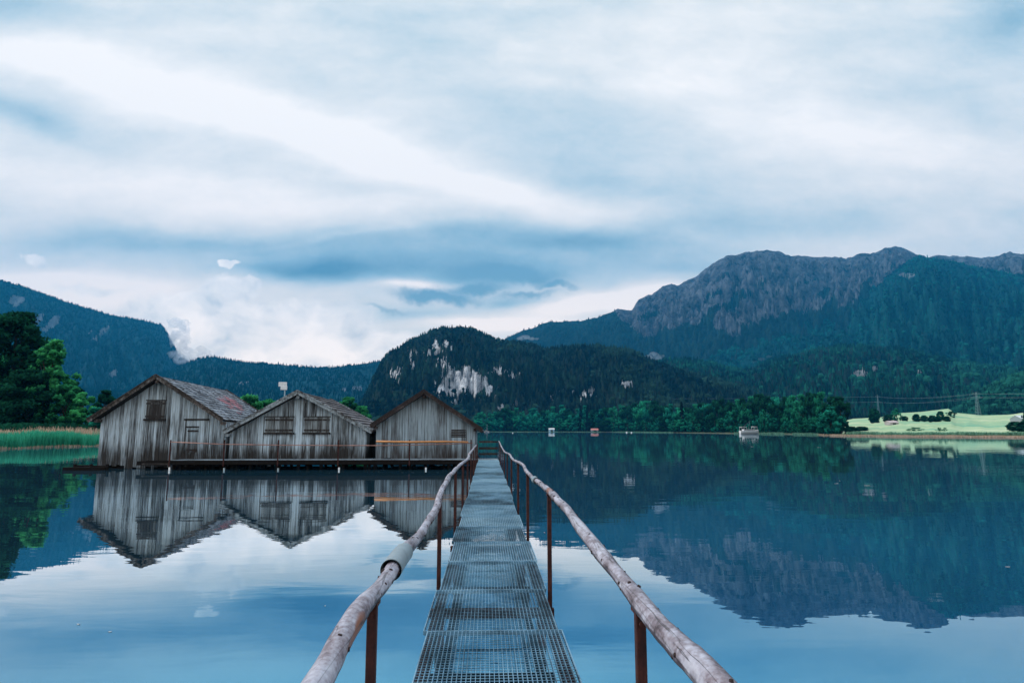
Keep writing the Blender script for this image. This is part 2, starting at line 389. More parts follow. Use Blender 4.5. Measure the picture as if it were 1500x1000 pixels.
# ------------------------------------------------------------------ hills and mountains
class Layer:
    def __init__(s, pts, Rr, Rb, zb, step=2.0, rows=90, rough=1.0, relief=30, rel_f=(60, 4), prof=1.25, px0=-380, px1=1880, seed=1, R_wob=.03):
        s.px = np.arange(px0, px1+.1, step); n = len(s.px)
        X = [p[0] for p in pts]; Y = [p[1] for p in pts]
        py = np.interp(s.px, X, Y) - rough*2*(fbm(s.px*.06, s.px*0+seed, 5, seed)+.6*fbm(s.px*.19, s.px*0+seed+3, 3, seed+1))
        D = np.array([ray(a, b) for a, b in zip(s.px, py)])
        s.az = np.arctan2(D[:, 0], D[:, 1]); te = D[:, 2]/np.hypot(D[:, 0], D[:, 1])
        ri = lambda q: np.interp(s.px, [p[0] for p in q], [p[1] for p in q]) if hasattr(q, '__len__') else np.full(n, float(q))
        s.Rr = ri(Rr)*(1+R_wob*2*fbm(s.px*.012, s.px*0+9, 3, seed+3)); s.Rb = ri(Rb)
        zr = EYE+te*s.Rr; S = np.linspace(0, 1, rows)[:, None]
        r_ = s.Rb+(s.Rr-s.Rb)*S
        W = np.sin(np.pi*np.clip(S, 0, 1))**.8
        fx, fy = rel_f
        X_ = s.px[None]*fx/1000; wq = fbm(X_*1.3, S*fy*.8, 3, seed+4)*1.6
        spur = 1-np.abs(fbm(X_+S*2.2+wq, S*fy*.55+X_*.3+wq, 5, seed+5))*4
        spur2 = 1-np.abs(fbm(X_*3.1-S*3+wq, S*fy*1.7+wq, 4, seed+6))*4
        rel = (spur-.5)*relief + (spur2-.5)*relief*.42 + relief*1.0*fbm(X_*6, S*fy*5, 4, seed+8)
        z = zb+(zr-zb)*S**prof + rel*W*(zr/np.max(zr))
        z = np.minimum(z, EYE+(te*1.0)*r_*.995+0*r_) if True else z
        z[-1] = zr
        nb = 5; Sb = np.linspace(0, 1, nb+1)[1:, None]
        rb = s.Rr*(1+.30*Sb); zb2 = zr*(1-Sb**1.2)+0*rb - 3*Sb
        s.S = S; s.rows = rows; s.n = n
        Rall = np.vstack([r_+0*s.Rr, rb]); Zall = np.vstack([z, zb2])
        s.P = np.stack([np.sin(s.az)*Rall, np.cos(s.az)*Rall, Zall], -1)
        s.ppx, s.ppy = project(s.P.reshape(-1, 3)); s.ppx = s.ppx.reshape(Rall.shape); s.ppy = s.ppy.reshape(Rall.shape)
    def mesh(s, name, m, rock=None, label=None, cat=None, kind='structure'):
        nr, nc = s.P.shape[:2]
        ii, jj = np.meshgrid(np.arange(nr-1), np.arange(nc-1), indexing='ij'); q = (ii*nc+jj).ravel()
        F = np.stack([q, q+1, q+nc+1, q+nc], -1)
        rk = np.zeros((nr, nc)) if rock is None else rock(s.ppx, s.ppy)
        s.rk = rk
        o = np_mesh(name, s.P.reshape(-1, 3), F, m, rock=rk.ravel(), smooth_=True)
        return tag(o, kind=kind, label=label, cat=cat)
    def sample(s, k, rg, smin=0., smax=1., pxr=None):
        """k random surface points on the front slope -> positions, (row,col)"""
        nr = s.rows
        S = rg.random(k)**.8*(smax-smin)+smin; a = S*(nr-1.001); i = a.astype(int); fi = a-i
        lo, hi = (0, s.n-1.001) if pxr is None else ((pxr[0]-s.px[0])/(s.px[1]-s.px[0]), (pxr[1]-s.px[0])/(s.px[1]-s.px[0]))
        b = lo+rg.random(k)*(hi-lo); j = b.astype(int); fj = b-j
        g = lambda M: (M[i, j].T*(1-fi)*(1-fj)+M[i+1, j].T*fi*(1-fj)+M[i, j+1].T*(1-fi)*fj+M[i+1, j+1].T*fi*fj).T
        return g(s.P), g(s.rk), S
    def hit(s, px, py):
        j = int(np.clip(round((px-s.px[0])/(s.px[1]-s.px[0])), 0, s.n-1))
        col = s.ppy[:s.rows, j]; i = int(np.argmin(np.abs(col-py)))
        return s.P[i, j]

def blobs(lst, amp=1.0, nf=.09, seed=4, th=.55, aspect=1.0):
    def f(x, y):
        v = np.zeros_like(x)
        for (a, b, c, d, k) in lst: v = np.maximum(v, k*np.exp(-((x-a)/c)**2-((y-b)/d)**2))
        v = v + amp*(fbm((x+.9*y)*nf, (y-.35*x)*nf*aspect, 5, seed))*(v > .08)
        return np.clip((v-th)*3+.5, 0, 1)
    return f

# template trees for the massed forest
def cone_t(rg, jag=.25):
    V = []; F = []
    for (z0, z1, r0) in ((.05, .62, 1.0), (.38, 1.0, .66)):
        n = len(V); k = 6
        for i in range(k):
            a = 2*math.pi*i/k; r = r0*(1+jag*(rg.random()-.5)*2); V.append((math.cos(a)*r, math.sin(a)*r, z0+.06*(rg.random()-.5)))
        V.append((0, 0, z1))
        for i in range(k): F.append((n+i, n+(i+1) % k, n+k))
    return np.array(V), np.array(F)
_ph = (1+5**.5)/2
ICO = np.array([(-1, _ph, 0), (1, _ph, 0), (-1, -_ph, 0), (1, -_ph, 0), (0, -1, _ph), (0, 1, _ph), (0, -1, -_ph), (0, 1, -_ph), (_ph, 0, -1), (_ph, 0, 1), (-_ph, 0, -1), (-_ph, 0, 1)])/math.hypot(1, _ph)
ICOF = np.array([(0, 11, 5), (0, 5, 1), (0, 1, 7), (0, 7, 10), (0, 10, 11), (1, 5, 9), (5, 11, 4), (11, 10, 2), (10, 7, 6), (7, 1, 8), (3, 9, 4), (3, 4, 2), (3, 2, 6), (3, 6, 8), (3, 8, 9), (4, 9, 5), (2, 4, 11), (6, 2, 10), (8, 6, 7), (9, 8, 1)])
def blob_t(rg):
    V = ICO*(1+.35*(rg.random((12, 1))-.5)); V[:, 2] = V[:, 2]*.5+.5
    return V, ICOF
def scatter(name, P, hgt, rad, kinds, material, seed, label, cat, patch=None):
    """many small trees as ONE stuff object. kinds: 0 conifer, 1 broadleaf"""
    rg = np.random.default_rng(seed); Vs = []; Fs = []; Ts = []; base = 0
    for kd in (0, 1):
        for v in range(4):
            tv, tf = (cone_t(rg) if kd == 0 else blob_t(rg))
            sel = np.where((kinds == kd) & (np.arange(len(P)) % 4 == v))[0]
            if not len(sel): continue
            a = rg.random(len(sel))*6.28; c, s_ = np.cos(a)[:, None], np.sin(a)[:, None]
            x = tv[None, :, 0]*c-tv[None, :, 1]*s_; y = tv[None, :, 0]*s_+tv[None, :, 1]*c
            rr = rad[sel][:, None]; hh = hgt[sel][:, None]
            W = np.stack([P[sel, 0:1]+x*rr, P[sel, 1:2]+y*rr, P[sel, 2:3]+tv[None, :, 2]*hh-.08*hh], -1)
            k = tv.shape[0]
            F = tf[None]+(np.arange(len(sel))*k)[:, None, None]+base
            Vs.append(W.reshape(-1, 3)); Fs.append(F.reshape(-1, 3)); base += len(sel)*k
            tn = np.repeat(rg.random(len(sel))*.6+(.0 if kd == 0 else .25)+(0 if patch is None else patch[sel]), len(tf)); Ts.append(tn)
    return tag(np_mesh(name, np.vstack(Vs), np.vstack(Fs), material, tone=np.concatenate(Ts)), label=label, cat=cat, kind='stuff')
def wood_on(layer, name, n, h, mt, seed, label, broad=.2, smin=.02, pxr=None, keep=None, slim=.22, cat='forest'):
    rg = np.random.default_rng(seed)
    P, rk, S = layer.sample(n, rg, smin, 1.0, pxr)
    ok = rk < .45+.25*rg.random(len(rk))
    if keep is not None: ok &= keep(P, rg)
    P = P[ok]; k = len(P)
    bn = fbm(P[:, 0]/(h*14), P[:, 1]/(h*14), 3, seed)+.5
    kinds = (rg.random(k)*.5+bn*.6 < broad+.25*0+.0).astype(int) if broad < 1 else np.ones(k, int)
    H = h*(.5+.85*rg.random(k)**1.6); Rd = H*np.where(kinds == 0, slim, .42)*(.8+.4*rg.random(k)); H = np.where(kinds == 1, H*.75, H)
    return scatter(name, P, H, Rd, kinds, mt, seed, label, cat, np.clip(fbm(P[:, 0]/(h*6), P[:, 1]/(h*6)+P[:, 2]/(h*4), 4, seed+9)*2.2, -.5, .6))

# --- left mountain, in the cloud at its right end
far_forest = leaf_mat("far_forest_leaves", (.008, .022, .022), (.02, .065, .05), .1)
far_blue_forest = leaf_mat("far_blue_forest_leaves", (.003, .022, .034), (.008, .06, .075), .1)
mid_forest = leaf_mat("mid_forest_leaves", (.004, .007, .009), (.028, .068, .050), .1)
lush_forest = leaf_mat("lush_forest_leaves", (.004, .016, .016), (.022, .14, .10), .15)
mA = hill_mat("left_mountain_ground", (.005, .03, .045), (.01, .07, .10), (.06, .09, .12), (.14, .18, .22), 14, 120)
LA = Layer([(-380, 330), (-200, 360), (0, 410), (40, 422), (100, 443), (160, 461), (210, 470), (238, 476), (252, 500), (262, 520), (300, 545), (420, 575), (900, 610), (1880, 620)], 5200, 2600, 5, 2.5, 110, .8, 120, (26, 6), 1.1, -380, 900, seed=2)
LA.mesh('mountain', mA, blobs([(60, 470, 50, 26, .72), (150, 490, 60, 24, .64), (20, 440, 30, 14, .66), (40, 520, 40, 12, .6), (165, 545, 16, 16, .62), (120, 515, 60, 10, .5), (100, 560, 80, 20, .4)], 1.0, .07, 6, .62, .5))
wood_on(LA, 'forest', 26000, 17, far_blue_forest, 31, 'blue-green forest covering the tall left mountain that ends in the cloud', .22, .05, (-380, 300))
LB = Layer([(-380, 560), (200, 560), (250, 542), (275, 531), (298, 524), (312, 523), (335, 527), (370, 531), (400, 533), (440, 537), (470, 539), (500, 537), (530, 533), (556, 529), (600, 520), (640, 530), (800, 560), (1000, 600)], 3600, 1500, 4, 2.5, 80, .5, 40, (30, 3), 1.2, 100, 900, seed=5)
LB.mesh('hill', mA, blobs([(520, 568, 14, 7, .75), (505, 572, 10, 6, .7), (350, 560, 20, 6, .5)], .8, .12, 3, .55))
wood_on(LB, 'forest', 20000, 15, far_blue_forest, 32, 'blue-green forest on the low ridge under the cumulus cloud', .22, .03)
# --- right massif
mE = hill_mat("massif_rock", (.012, .03, .034), (.02, .055, .055), (.008, .012, .020), (.16, .18, .22), 16, 130, 70)
SK_E = [(560, 580), (640, 545), (700, 515), (740, 496), (765, 485), (800, 473), (820, 470), (850, 469), (868, 466), (885, 460), (905, 452), (925, 455), (935, 440), (955, 430), (972, 419), (984, 415), (994, 417), (1020, 405), (1032, 394), (1046, 384), (1064, 376), (1090, 370), (1110, 367), (1124, 366), (1140, 369), (1152, 374), (1175, 374), (1200, 376), (1240, 377), (1262, 373), (1282, 370), (1296, 363), (1310, 361), (1325, 364), (1340, 372), (1360, 376), (1400, 374), (1430, 378), (1460, 374), (1480, 370), (1500, 372), (1560, 365), (1650, 385), (1880, 420)]
def rockE(x, y):
    lo = np.interp(x, [560, 890, 915, 960, 1000, 1040, 1075, 1110, 1160, 1240, 1300, 1345, 1360, 1420, 1500, 1600], [300, 440, 484, 486, 478, 470, 492, 470, 460, 446, 412, 378, 383, 392, 404, 410])
    v = np.clip((lo-y+26*fbm(x*.06, y*.05, 4, 31))/22+.5, 0, 1)
    v -= .75*smooth(.0, .16, fbm((x+y*.8)*.05, y*.06, 5, 21))*(smooth(0, 40, y-np.interp(x, [p[0] for p in SK_E], [p[1] for p in SK_E])))
    v += .35*np.exp(-((x-1070)/40)**2-((y-478)/14)**2)
    return np.clip(v, 0, 1)
LE = Layer(SK_E, [(560, 4200), (900, 4600), (1300, 5600), (1880, 5600)], 2700, 5, 1.5, 260, 2.6, 170, (30, 17), 1.0, 540, 1880, seed=8)
LE.mesh('mountain', mE, rockE)
wood_on(LE, 'forest', 15000, 17, far_blue_forest, 33, 'dark blue forest below the bare cliffs of the rocky mountain', .15, .2)
mF = hill_mat("flank_ground", (.004, .025, .03), (.010, .08, .08), (.07, .08, .1), (.16, .2, .22), 14, 120)
LF = Layer([(900, 600), (960, 560), (1010, 530), (1060, 505), (1120, 486), (1180, 466), (1235, 444), (1270, 425), (1300, 404), (1330, 382), (1346, 375), (1380, 380), (1420, 388), (1460, 398), (1500, 405), (1600, 420), (1880, 450)], [(900, 3000), (1346, 4700), (1880, 4700)], 2000, 5, 2.5, 130, .8, 130, (30, 6), 1.05, 900, 1880, seed=12)
LF.mesh('mountain', mF, blobs([(1328, 403, 16, 4, .9), (1120, 470, 14, 6, .5), (1390, 470, 40, 12, .42)], .5, .1, 3, .55))
wood_on(LF, 'forest', 30000, 17, leaf_mat("flank_leaves", (.003, .018, .022), (.014, .13, .115), .1), 34, 'teal forest covering the long flank of the right mountain', .42, .03)
# --- foothills
mD = hill_mat("foothill_ground", (.006, .014, .016), (.014, .035, .030), (.12, .13, .14), (.36, .37, .4), 8, 40)
LD = Layer([(880, 590), (930, 545), (960, 530), (985, 526), (1010, 526), (1040, 530), (1070, 541), (1100, 539), (1130, 530), (1160, 520), (1185, 513), (1220, 507), (1260, 506), (1300, 508), (1340, 514), (1375, 524), (1420, 533), (1470, 540), (1550, 540), (1880, 530)], 2300, 1050, 4, 2.0, 110, 1.0, 50, (40, 6), 1.15, 860, 1880, seed=15)
LD.mesh('hill', mD, blobs([(1262, 549, 15, 7, 1.0), (1280, 540, 10, 6, .7), (1346, 544, 6, 4, .8), (1295, 520, 8, 4, .5)], .7, .15, 5, .5))
wood_on(LD, 'forest', 22000, 14, lush_forest, 35, 'dark teal forest on the rounded foothill behind the meadow', .33, .02)
mC = hill_mat("rocky_hill_ground", (.006, .012, .012), (.02, .035, .025), (.14, .16, .19), (.80, .81, .85), 7, 16, 4)
LC = Layer([(400, 640), (500, 612), (530, 590), (545, 560), (556, 536), (566, 521), (588, 507), (600, 497), (615, 491), (632, 486), (650, 481), (670, 479), (690, 481), (706, 488), (722, 496), (745, 500), (775, 505), (800, 510), (840, 509), (880, 507), (900, 508), (920, 512), (940, 521), (960, 532), (985, 540), (1010, 548), (1040, 556), (1080, 566), (1150, 585), (1260, 610), (1400, 628)], [(400, 1500), (700, 1900), (900, 1650), (1400, 1500)], [(400, 900), (1400, 850)], 3, 1.5, 130, 1.2, 62, (40, 7), 1.05, 430, 1400, seed=19)
rockC = blobs([(682, 557, 34, 15, 1.35), (655, 573, 22, 8, 1.25), (702, 569, 22, 9, 1.15), (604, 522, 7, 16, .66), (640, 512, 8, 16, .72), (655, 508, 12, 14, .62), (625, 516, 9, 10, .6), (650, 532, 12, 8, .55), (577, 550, 12, 8, .78), (585, 536, 8, 6, .6), (730, 543, 14, 5, .82), (752, 549, 10, 5, .72),
   (668, 590, 8, 5, .8), (676, 597, 5, 4, .8), (857, 578, 14, 6, .95), (868, 572, 6, 4, .8), (808, 582, 6, 5, .65), (826, 573, 12, 4, .6), (918, 562, 8, 7, .95), (735, 596, 8, 5, .7), (754, 591, 8, 6, .78), (955, 585, 7, 4, .7), (566, 517, 5, 6, .7), (742, 602, 10, 3, .5)], 1.5, .26, 11, .50)
LC.mesh('hill', mC, rockC)
wood_on(LC, 'forest', 27000, 11.5, mid_forest, 36, 'dark mixed forest on the steep central hill with white crags', .36, .02, slim=.24)
LG = Layer([(1300, 640), (1370, 612), (1400, 598), (1430, 580), (1450, 566), (1475, 556), (1500, 546), (1600, 520), (1880, 480)], 1250, 760, 3, 3, 50, .5, 14, (40, 3), 1.1, 1290, 1880, seed=23)
LG.mesh('hill', mD)
wood_on(LG, 'forest', 11000, 8, lush_forest, 37, 'teal wooded slope at the far right above the meadow', .62, .02)
# --- meadow
m, t = mat("meadow_grass"); P = pos(t)
n = t.noise(t.mapping(P, (1, .5, 1)), .022, 6, .65); n2 = t.noise(t.mapping(P, (.4, 1.6, 1)), .3, 3, .6)
fin(t, t.ramp(t.math('ADD', t.math('MULTIPLY', n, .7), t.math('MULTIPLY', n2, .3)), [(.38, (.20, .46, .30)), (.48, (.42, .58, .33)), (.60, (.64, .70, .46))]), .95, n2, .3, .2)
LM = Layer([(1190, 627), (1225, 619), (1250, 613), (1290, 611), (1315, 605), (1350, 603), (1391, 598), (1396, 604), (1440, 608), (1480, 607), (1500, 604), (1600, 600), (1880, 600)], 700, [(1100, 330), (1200, 262), (1300, 248), (1880, 240)], -.3, 4, 50, .2, 1.0, (30, 2), 1.15, 1205, 1880, seed=29, R_wob=0)
LM.mesh('meadow', m)
# ------------------------------------------------------------------ mist: real volumes of cloud lying on the slopes
def mist(name, label, puffs, dens, seed, stretch=.55, color=(.93, .95, 1.0)):
    """puffs: (px, py, radius_px, distance)"""
    rg = np.random.default_rng(seed); Vs = []; Fs = []; base = 0
    import bmesh
    bm = bmesh.new(); bmesh.ops.create_icosphere(bm, subdivisions=3, radius=1); bm.verts.ensure_lookup_table()
    sv = np.array([v.co[:] for v in bm.verts]); sf = np.array([[v.index for v in f.verts] for f in bm.faces]); bm.free()
    for k, (px, py, r, D) in enumerate(puffs):
        d = ray(px, py); c = CAM+d*(D/d[1]); rw = r*D/946
        nn = 1+.9*fbm(sv[:, 0]*2.1+k*7, sv[:, 1]*2.1+sv[:, 2]*2.7, 4, seed+k)
        V = sv*nn[:, None]*rw*np.array([1, .8, stretch]); Vs.append(V+c); Fs.append(sf+base); base += len(sv)
    tag(np_mesh(name, np.vstack(Vs), np.vstack(Fs), volume_mat(name+"_vapour", color, dens, .75), smooth_=True), label=label, cat='cloud', kind='stuff')
rq = random.Random(5)
MIST = []
for k in range(46):
    y_ = rq.uniform(470, 530); x_ = 250+max(0, (y_-505)*.5)+rq.uniform(-5, 22); MIST.append((x_, y_, rq.uniform(3, 10), 3850+(525-y_)/50*1150))
MIST += [(rq.uniform(262, 306), rq.uniform(508, 527), rq.uniform(4, 9), 3850+rq.uniform(0, 60)) for _ in range(16)]
MIST += [(268, 528, 3, 3800), (259, 525, 2.5, 3850), (236, 474, 3, 5100)]
mist('low_cloud', 'white cloud bank swallowing the end of the left mountain', MIST, .012, 3, .8)
mist('low_cloud', 'small white cloud scrap caught above the dark central hill', [(950, 523, 7, 2600), (957, 520, 8, 2610), (964, 524, 7, 2600), (970, 521, 4, 2600)], .02, 5, .6)
mist('low_cloud', 'flat white cloud scrap on the saddle left of the rocky mountain', [(762, 496, 6, 3400), (770, 494, 8, 3420), (779, 496, 6, 3400), (786, 496, 4, 3400)], .014, 6, .45)
mist('low_cloud', 'thin slanting cloud scrap low on the right mountain flank', [(1106, 530, 5, 2700), (1115, 526, 6, 2700), (1126, 522, 5, 2700)], .006, 8, .5)

# ------------------------------------------------------------------ materials for the built things
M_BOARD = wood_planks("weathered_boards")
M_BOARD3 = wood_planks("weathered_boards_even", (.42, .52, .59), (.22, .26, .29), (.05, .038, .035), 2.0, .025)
M_TRIM = wood_planks("barge_board_wood", (.38, .38, .38), (.15, .125, .115), (.03, .022, .018), .1, -.075, (4, 2, 4))
M_TRIMG = wood_planks("grey_barge_wood", (.48, .54, .58), (.30, .34, .37), (.06, .05, .045), .1, -.03, (4, 2, 4))
M_TRIMB = wood_planks("brown_barge_wood", (.15, .12, .11), (.06, .042, .04), (.025, .015, .013), .1, -.09, (4, 2, 4))
M_DARKW = wood_planks("old_dark_wood", (.10, .09, .085), (.045, .033, .028), (.015, .011, .010), .1, -.08, (3, 3, 3))
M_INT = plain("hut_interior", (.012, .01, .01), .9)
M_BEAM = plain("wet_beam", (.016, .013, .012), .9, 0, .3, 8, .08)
M_HATCH = wood_planks("hatch_boards", (.34, .36, .37), (.13, .13, .13), (.03, .022, .02), .1, -.12)
M_SHUT = wood_planks("shutter_boards", (.46, .52, .56), (.21, .23, .24), (.04, .032, .03), .1, -.06)
M_STRIP = None
m, t = mat("strip_roof"); n = t.noise(t.mapping(pos(t), (3, 1, 3)), 1, 5, .65); s = t.math('ADD', t.math('MULTIPLY', t.attr("tone"), .8), t.math('MULTIPLY', t.math('SUBTRACT', n, .5), .5))
fin(t, t.ramp(s, [(.2, (.035, .03, .035)), (.45, (.16, .15, .16)), (.75, (.46, .44, .46))]), .75, n, .4, .01); M_STRIP = m
M_DECK = wood_planks("deck_boards", (.42, .52, .60), (.26, .32, .38), (.05, .045, .045), .1, -.03, (6, 6, 2))
M_RUST = None
m, t = mat("rusty_steel"); o = pos(t); n = t.noise(o, 14, 6, .7); n2 = t.noise(t.mapping(o, (30, 30, 5)), 1, 4, .6)
fin(t, t.ramp(t.math('ADD', t.math('MULTIPLY', n, .6), t.math('MULTIPLY', n2, .4)), [(.34, (.012, .006, .008)), (.5, (.055, .017, .015)), (.66, (.12, .035, .024))]), .75, n2, .4, .004); M_RUST = m
m, t = mat("galvanised_grating"); o = pos(t); n = t.noise(o, 1.6, 5, .65); n2 = t.noise(o, 25, 3, .6)
s = t.math('ADD', t.math('MULTIPLY', n, .6), t.math('ADD', t.math('MULTIPLY', n2, .2), t.math('MULTIPLY', t.attr("tone"), .2)))
fin(t, t.ramp(s, [(.34, (.07, .15, .21)), (.47, (.26, .48, .64)), (.66, (.52, .78, .93))]), .34, n2, .15, .002, .45, .5); M_GRATE = m
m, t = mat("peeled_log"); o = pos(t); tone = t.attr("tone")
n = t.noise(t.mapping(o, (9, 3.0, 9)), 1, 6, .68); n2 = t.noise(o, 38, 5, .65); n3 = t.noise(t.mapping(o, (3, 1.2, 3)), 1, 3, .5)
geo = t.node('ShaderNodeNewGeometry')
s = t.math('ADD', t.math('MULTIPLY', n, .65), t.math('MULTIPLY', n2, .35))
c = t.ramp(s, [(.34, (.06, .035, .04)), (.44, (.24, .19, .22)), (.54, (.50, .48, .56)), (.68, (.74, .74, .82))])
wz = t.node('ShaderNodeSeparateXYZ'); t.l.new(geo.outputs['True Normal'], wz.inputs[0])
upf = t.smoothstep(-.25, .30, t.math('ADD', wz.outputs[2], t.math('MULTIPLY', t.math('SUBTRACT', s, .5), 2.2)))   # paler where the surface faces up, dark red-brown where it faces down
lowc = t.ramp(s, [(.36, (.030, .014, .014)), (.6, (.13, .055, .045))])
c = t.mixc(upf, lowc, c)
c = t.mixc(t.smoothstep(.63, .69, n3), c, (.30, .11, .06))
ck = t.smoothstep(.015, .0, t.math('ABSOLUTE', t.math('SUBTRACT', t.noise(t.mapping(o, (26, .7, 26)), 1, 2, .5), .47)))
c = t.mixc(t.math('MULTIPLY', ck, .8), c, (.03, .015, .015))
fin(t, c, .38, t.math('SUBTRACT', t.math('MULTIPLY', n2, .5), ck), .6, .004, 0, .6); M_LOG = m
M_KNOT = plain("dark_knots", (.03, .014, .013), .6)
M_PIPE = plain("grey_pipe", (.30, .37, .41), .45, .2, .2, 6, .5)
M_ORANGE = plain("fresh_orange_wood", (.62, .27, .10), .5, 0, .25, 6)
M_COPPER = plain("pinkish_rail_wood", (.42, .22, .18), .5, 0, .5, 3)
M_WHITE = plain("white_paint", (.82, .83, .85), .5, 0, .05)
M_PALEBLUE = plain("pale_blue_paint", (.38, .62, .78), .6, 0, .1)
M_SALMON = plain("salmon_roof", (.68, .26, .22), .7, 0, .15, 3)
M_GLASS = plain("dark_window", (.02, .03, .04), .15, 0, .1, 3, .6)
M_GREYST = plain("pylon_steel", (.22, .30, .34), .5, .2, .1)
m, t = mat("shingle_roof"); tone = t.attr("tone"); n = t.noise(t.mapping(pos(t), (6, 1.5, 6)), 1, 5, .65)
s = t.math('ADD', t.math('MULTIPLY', tone, .55), t.math('MULTIPLY', n, .45))
fin(t, t.ramp(s, [(.25, (.08, .09, .11)), (.5, (.23, .26, .30)), (.75, (.42, .46, .52))]), .8, n, .4, .01); M_SHING = m
m, t = mat("pink_shingle"); n = t.noise(pos(t), 4, 5, .65)
fin(t, t.ramp(n, [(.35, (.22, .14, .16)), (.6, (.62, .28, .32))]), .8, n, .4, .01); M_PINK = m

